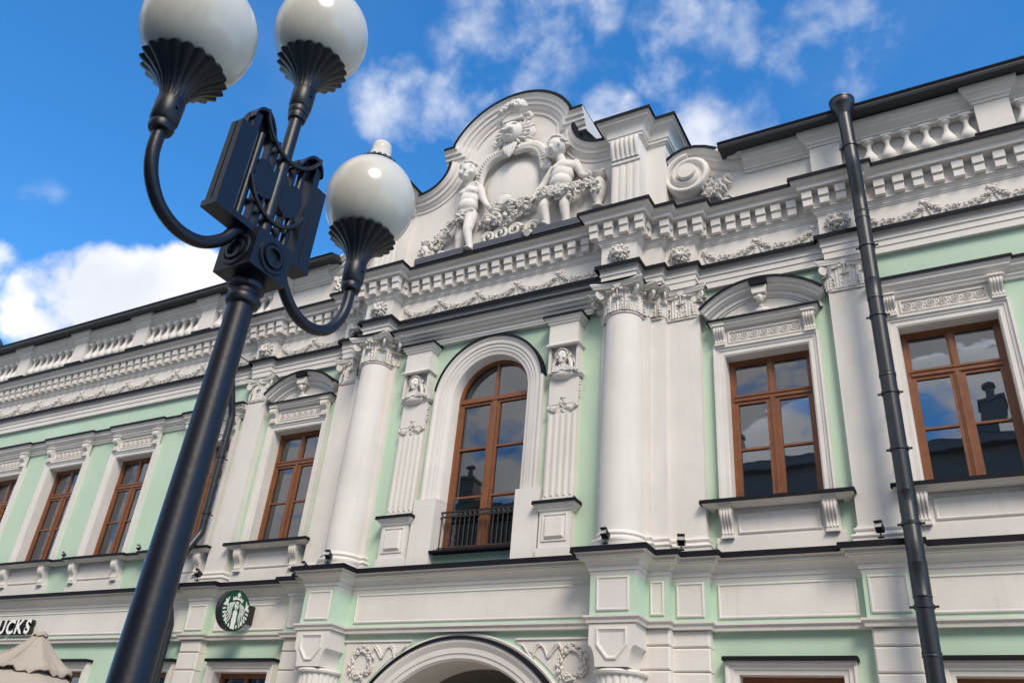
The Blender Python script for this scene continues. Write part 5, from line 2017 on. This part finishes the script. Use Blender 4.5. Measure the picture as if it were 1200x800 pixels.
lay(feat, 0).build('features', 'signgreen', SG, smooth=0)

# letters on the fascia of the left wing
LT = empty('letter_sign', (-11.0, 0.13, 4.30))
tag(LT, 'row of white block letters with black sides on the fascia panel', 'sign')
dg = None
xcur = 0.0
letters = []
for ch in 'STARBUCKS':
    cu_ = bpy.data.curves.new('letter', 'FONT')
    cu_.body = ch
    cu_.size = 0.40
    cu_.offset = 0.012
    cu_.extrude = 0.05
    to = bpy.data.objects.new('tmp', cu_)
    col.objects.link(to)
    letters.append(to)
bpy.context.view_layer.update()
dg = bpy.context.evaluated_depsgraph_get()
info = []
for to in letters:
    me = bpy.data.meshes.new_from_object(to.evaluated_get(dg))
    xs_ = [v.co.x for v in me.vertices]
    info.append((me, min(xs_), max(xs_)))
for to in letters:
    cu_ = to.data
    bpy.data.objects.remove(to)
    bpy.data.curves.remove(cu_)
tot = sum(b - a for _, a, b in info) + 0.055 * (len(info) - 1)
x = -tot
for me, a, b in info:
    me.name = 'letter'
    me.materials.clear()
    me.materials.append(M['black'])
    me.materials.append(M['signwhite'])
    for p_ in me.polygons:
        p_.material_index = 1 if p_.normal.z > 0.9 else 0
    o = obj('letter', me, LT, (x - a, 0.07, -0.14))
    o.rotation_euler = (PI / 2, 0, 0)
    x += (b - a) + 0.055

# cafe parasol
PX, PDp, PZt = -6.22, 3.0, 3.55
PS = empty('cafe_parasol', (PX, PDp, 0.0))
tag(PS, 'beige canvas parasol with dark trimmed vent tier below the fascia letters', 'parasol')
MB().tube([(0, 0, 0.05), (0, 0, 3.45)], 0.028, 12).build('pole', 'wood', PS)
MB().lathe([(0.30, 0), (0.30, 0.05), (0.06, 0.08), (0.05, 0.3), (0.0, 0.3)], n=24).build('base', 'iron', PS)


def tier(r0, r1, z0, z1, sag, n=8, sub=8, drop=0.0, hem=0.0):
    vs, rows = [], 9
    for i in range(n * sub):
        a = 2 * PI * i / (n * sub) + 0.25
        f = (i % sub) / sub
        poly = math.cos(PI / n) / math.cos(2 * PI * (f - 0.5) / n)
        for j in range(rows):
            t = j / (rows - 1)
            r = lerp(r0, r1, t) * lerp(1, poly, t)
            z = lerp(z0, z1, t) - sag * math.sin(t * PI) * 0.6 + 0.0
            z -= sag * t * (4 * f * (1 - f)) * 0.9
            z += (0.018 * math.sin(a * 23 + t * 5) + 0.010 * math.sin(a * 41 + 1.0)) * t
            vs.append((r * math.cos(a), r * math.sin(a), z))
        if hem:
            p_ = vs[-1]
            vs.append((p_[0] * 1.004, p_[1] * 1.004, p_[2] - hem))
    q = rows + (1 if hem else 0)
    k = n * sub
    return vs, [[i * q + j, ((i + 1) % k) * q + j, ((i + 1) % k) * q + j + 1, i * q + j + 1] for i in range(k) for j in range(q - 1)], q, k


vs, fs, q, k = tier(0.09, 0.66, 3.47, 3.02, 0.085, hem=0.06)
t1 = MB().add(vs, fs).build('vent_tier', 'canvas', PS, smooth=60)
for r_ in range(8):
    MB().tube([(vs[r_ * 8 * q + j][0], vs[r_ * 8 * q + j][1], vs[r_ * 8 * q + j][2] + 0.004) for j in range(q - 1)], 0.009, 6).build('seam', 'canvas', t1)
MB().tube([vs[i * q + q - 1] for i in range(k)] + [vs[q - 1]], 0.012, 6).build('trim', 'canvas_trim', t1)
vs, fs, q, k = tier(0.36, 1.75, 3.06, 2.25, 0.06, hem=0.16)
t2 = MB().add(vs, fs).build('canopy', 'canvas', PS, smooth=60)
MB().tube([vs[i * q + q - 1] for i in range(k)] + [vs[q - 1]], 0.012, 6).build('trim', 'canvas_trim', t2)
tp = MB().lathe([(0.10, 3.45), (0.105, 3.49), (0.085, 3.53), (0.06, 3.55), (0.0, 3.555)], n=20)
tp.build('cap', 'canvas', PS)
MB().tube([(0.108 * math.cos(a), 0.108 * math.sin(a), 3.47 + 0.012 * math.sin(a * 5)) for a in [i * 2 * PI / 30 for i in range(31)]], 0.008, 6).build('trim', 'canvas_trim', PS)

# ================================================================== the street lamp
LX, LD = 4.29, 9.27
LP = empty('street_lamp', (LX - 0.057, LD + 0.031, 0))
LP.rotation_euler = (-0.0047, 0.0088, 0)      # the old post leans a little
tag(LP, 'navy black three globe street lamp on a tall tapering post', 'street lamp')
MB().lathe([(0.19, 0.0), (0.19, 0.25), (0.15, 0.30), (0.15, 0.9), (0.12, 0.95), (0.089, 1.0), (0.059, 3.60)], n=40).build('post', 'lamp', LP)
MB().lathe([(0.062, 3.55), (0.075, 3.56), (0.080, 3.58), (0.075, 3.60), (0.068, 3.61), (0.068, 3.63), (0.085, 3.64), (0.088, 3.66), (0.08, 3.68), (0.07, 3.69), (0.07, 3.71)], n=36).build('post_ring', 'lamp', LP)
hb = MB()
hb.frust(-0.115, 0.115, 3.70, 3.915, -0.115, 0.115, None)
hb.box(-0.115, 0.115, -0.115, 0.115, 3.70, 3.915)
hb = MB().box(-0.118, 0.118, -0.118, 0.118, 3.70, 3.905)
HB = hb.build('head_block', 'lamp', LP, smooth=0)
med = MB()
for s in (-1, 1):
    for r_, h_ in ((0.078, 0.010), (0.05, 0.018)):
        k0 = len(med.v)
        med.lathe([(r_ - 0.014, 0), (r_ - 0.010, h_), (r_ + 0.006, h_), (r_ + 0.010, 0)], (0, 0, 0), 24, cap=False)
        med.v[k0:] = [(x, s * (0.117 + z), 3.80 + y) for x, y, z in med.v[k0:]]
        k0 = len(med.v)
        med.lathe([(r_ - 0.014, 0), (r_ - 0.010, h_), (r_ + 0.006, h_), (r_ + 0.010, 0)], (0, 0, 0), 24, cap=False)
        med.v[k0:] = [(s * (0.117 + z), y, 3.80 + x) for x, y, z in med.v[k0:]]
med.build('medallion', 'lamp', HB)
# the openwork frame above the block, standing across the street
fr = MB()
fr.box(-0.052, 0.052, -0.30, 0.335, 3.905, 3.94)
FR = fr.build('frame_plate', 'lamp', LP, smooth=0)
for s in (-1, 1):
    ch = MB()
    e = s * 0.33 if s > 0 else -0.295
    i0 = e - s * 0.065
    i1 = e - s * 0.105
    a, b = sorted((e, i0))
    ch.box(-0.040, -0.004, a, b, 3.94, 4.43)
    ch.box(0.004, 0.040, a, b, 3.94, 4.43)
    ch.box(-0.034, 0.034, a + 0.008, b - 0.008, 3.94, 4.42)
    a, b = sorted((i0, i1))
    ch.box(-0.034, 0.034, a, b, 3.94, 4.54)
    # curled top
    pts = []
    cc = i1 - s * 0.0
    for i in range(15):
        t = i / 14
        an = lerp(0.02, 0.62, t) * PI
        pts.append((lerp(i0 + s * 0.01, i1 - s * 0.13, t), 4.52 + 0.095 * math.sin(PI * min(t * 1.15, 1)) ** 0.6 - 0.05 * t))
    ol = pts + [(y, z - 0.022) for y, z in pts[::-1]]
    k0 = len(ch.v)
    ch.prism(ol, -0.045, 0.045)
    ch.v[k0:] = [(y, x, z) for x, y, z in ch.v[k0:]]
    ol2 = [(pts[0][0], 4.40)] + pts[:9] + [(pts[8][0], 4.50), (pts[4][0], 4.47), (pts[3][0], 4.44)]
    k0 = len(ch.v)
    ch.prism(ol2, -0.03, 0.0)
    ch.v[k0:] = [(y, x, z) for x, y, z in ch.v[k0:]]
    ch.build('side_box', 'lamp', FR, smooth=40)
lat = MB()
for y in (-0.075, 0.07, 0.115):
    lat.box(-0.024, 0.024, y - 0.007, y + 0.007, 3.94, 4.50)
for y in (-0.135, 0.175):
    lat.tube([(0, y, 3.94), (0, y, 4.47)], 0.021, 12)
lat.build('bars', 'lamp', FR, smooth=40)
for s in (-1, 1):
    pl_ = MB()
    ol = [(s * y, z) for y, z in ((0.02, 4.16), (0.09, 4.13), (0.15, 4.17), (0.17, 4.26), (0.15, 4.33), (0.10, 4.35), (0.06, 4.31), (0.02, 4.37))]
    pl_.prism(ol, -0.022, 0.022)
    pl_.v = [(y, x, z) for x, y, z in pl_.v]
    pl_.build('lyre_plate', 'lamp', FR, smooth=40)
    for zc_, rz_, ry_ in ((4.28, 0.24, 0.20), (4.70, 0.27, 0.22)):
        pts = [(s * 0.034, ry_ * math.cos(a), zc_ + rz_ * math.sin(a)) for a in [PI * 1.12 + i * PI * 0.76 / 16 for i in range(17)]]
        MB().tube(pts, 0.013, 8).build('lyre_bow', 'lamp', FR, smooth=40)
MB().lathe([(0.034, 3.9), (0.034, 4.72), (0.045, 4.725), (0.05, 4.75), (0.045, 4.775), (0.034, 4.78), (0.034, 4.8)], n=24).build('stem', 'lamp', LP)


def lantern(y, zc):
    """cup, globe, crown; zc = middle of the globe"""
    b = zc - 0.64
    c = MB().lathe([(0.036, b), (0.050, b + 0.005), (0.056, b + 0.025), (0.05, b + 0.045), (0.060, b + 0.06), (0.062, b + 0.17), (0.056, b + 0.185)], (0, y, 0), 28)
    c.tube([(0.058, y, b + 0.12), (0.07, y, b + 0.12)], 0.008, 8)
    c.tube([(-0.058 * 0.5, y - 0.055, b + 0.12), (-0.036, y - 0.066, b + 0.12)], 0.008, 8)
    L_ = c.build('cup', 'lamp', LP)
    n = 20
    prof = [(0.058, b + 0.18), (0.060, b + 0.205), (0.070, b + 0.24), (0.094, b + 0.285), (0.132, b + 0.325), (0.170, b + 0.352), (0.186, b + 0.366), (0.172, b + 0.388), (0.13, b + 0.40)]
    MB().lathe(prof, (0, y, 0), n * 8, mod=lambda a, j: 1 + (0.05 if j < 5 else 0.075) * (abs(math.cos(a * n / 2)) - 0.5) * (0.5 + j * 0.14)).build('fluted_cup', 'lamp', L_, smooth=60)
    gp = []
    for i in range(25):
        t = -0.86 + 1.80 * i / 24
        t = max(-0.999, min(0.985, t))
        rr_ = math.sqrt(1 - t * t)
        gp.append((0.262 * rr_ * (1.0 - 0.03 * t), (0.285 if t > 0 else 0.305) * t))
    G_ = MB().lathe(gp, (0, 0, 0), 64).build('globe', 'globe', LP, (0, y, zc), smooth=180)
    MB().lathe([(0.13, -0.262), (0.158, -0.245), (0.165, -0.225), (0.15, -0.22)], n=48, cap=False).build('collar', 'lamp', G_)
    cr_ = MB()
    for k in range(22):
        a = 2 * PI * k / 22
        cr_.ell((0.108 * math.cos(a), 0.108 * math.sin(a), 0.268), (0.017, 0.017, 0.020), ico=ICO2)
    cr_.lathe([(0.10, 0.25), (0.115, 0.265), (0.10, 0.28), (0.0, 0.285)], n=32)
    cr_.build('crown', 'lamp', G_)
    MB().lathe([(0.095, 0.27), (0.085, 0.31), (0.066, 0.35), (0.060, 0.40), (0.058, 0.43), (0.045, 0.445), (0.0, 0.45)], n=32).build('finial', 'globe', G_)


lantern(0.0, 5.40)
for s in (-1, 1):
    ys = s * 0.67
    lantern(-ys, 4.69)
    pts = []
    ctrl = [(0.10, 3.90), (0.155, 3.875), (0.20, 3.80), (0.29, 3.72), (0.38, 3.69), (0.47, 3.695), (0.56, 3.74), (0.63, 3.83), (0.665, 3.94), (0.67, 4.06)]
    for i in range(len(ctrl) - 1):
        for k in range(4):
            t = k / 4
            p0, p1, p2, p3 = ctrl[max(i - 1, 0)], ctrl[i], ctrl[i + 1], ctrl[min(i + 2, len(ctrl) - 1)]
            pts.append(tuple(0.5 * ((2 * p1[j]) + (-p0[j] + p2[j]) * t + (2 * p0[j] - 5 * p1[j] + 4 * p2[j] - p3[j]) * t * t + (-p0[j] + 3 * p1[j] - 3 * p2[j] + p3[j]) * t ** 3) for j in range(2)))
    pts.append(ctrl[-1])
    MB().tube([(0, s * y, z) for y, z in pts], 0.030, 16).build('arm', 'lamp', LP, smooth=60)

# ================================================================== roof vent at the far end of the palace roof
RV = empty('roof_cowl', (-17.55, 0.30, 12.0))
tag(RV, 'dark rounded metal cowl standing at the far end of the roof edge', 'roof cowl')
MB().lathe([(0.10, 0.0), (0.10, 0.25), (0.22, 0.30), (0.26, 0.40), (0.24, 0.55), (0.15, 0.68), (0.0, 0.74)], n=28).build('hood', 'zinc', RV)
MB().lathe([(0.16, -0.05), (0.16, 0.05), (0.11, 0.06)], n=28).build('foot', 'zinc', RV)


# ================================================================== houses across the street, seen only as reflections
def house(x0, x1, h, label, mt):
    cx = (x0 + x1) / 2
    hw = (x1 - x0) / 2
    o = empty('town_house', (cx, 20.5, 0))
    tag(o, label, 'house', 'houses across the street')
    MB().box(-hw, hw, 0, 9, 0, h).build('wall', mt, o, smooth=0)
    MB().box(-hw - 0.05, hw + 0.05, -0.45, 9.2, h, h + 0.35).build('cornice', mt, o, smooth=0)
    rf = MB().prismx([(-0.5, h + 0.35), (4.4, h + 2.2), (9.2, h + 0.35)], -hw, hw).build('roof', 'roof', o, smooth=0)
    for k in range(2):
        x = lerp(-hw + 1.4, hw - 1.4, k + 0.0) + random.uniform(-0.5, 0.5)
        c = MB().box(x - 0.45, x + 0.45, 1.2, 2.0, h + 0.3, h + 2.4)
        c.box(x - 0.52, x + 0.52, 1.13, 2.07, h + 2.4, h + 2.55)
        c.lathe([(0.14, h + 2.55), (0.14, h + 3.1), (0.26, h + 3.15), (0.26, h + 3.25), (0.0, h + 3.4)], (x, 1.6, 0), 14)
        c.build('chimney', mt, rf)
    n = int((x1 - x0) / 2.4)
    for f in range(int((h - 1) // 3.6)):
        for k in range(n):
            x = lerp(-hw, hw, (k + 0.5) / n)
            z = 1.4 + 3.6 * f
            wn_ = MB()
            ring(wn_, x - 0.62, x + 0.62, z, z + 2.0, 0.12, -0.06, 0.02)
            w_ = wn_.build('window', 'signwhite', o, smooth=0)
            MB().box(x - 0.52, x + 0.52, -0.02, 0.01, z + 0.1, z + 1.9).build('pane', 'oppwin', w_, smooth=0)


random.seed(14)
house(-34, -16.1, 11.5, 'low grey house across the street at the far end', 'opp2')
house(-16, -3.1, 13.6, 'ochre three storey house across the street', 'opp')
house(-3, 9.9, 14.6, 'grey house across the street facing the palace entrance', 'opp2')
house(10, 28, 13.2, 'ochre house across the street past the palace wing', 'opp')

# ------------------------------------------------------------------ hand-made irregularity
random.seed(99)
for o in PAL.children:
    n = o.name.split('.')[0]
    if n in ('dentil', 'baluster', 'garland', 'lion_mask', 'stone_block'):
        e = o.rotation_euler
        o.rotation_euler = (e[0] + random.uniform(-0.008, 0.008), e[1] + random.uniform(-0.010, 0.010), e[2] + random.uniform(-0.010, 0.010))
        o.scale = tuple(c * random.uniform(0.975, 1.01) for c in o.scale) if n != 'stone_block' else o.scale
    elif n == 'window':
        for c in o.children:
            if c.name.startswith('pane'):
                c.rotation_euler = (random.uniform(-0.003, 0.003), 0, random.uniform(-0.006, 0.006))
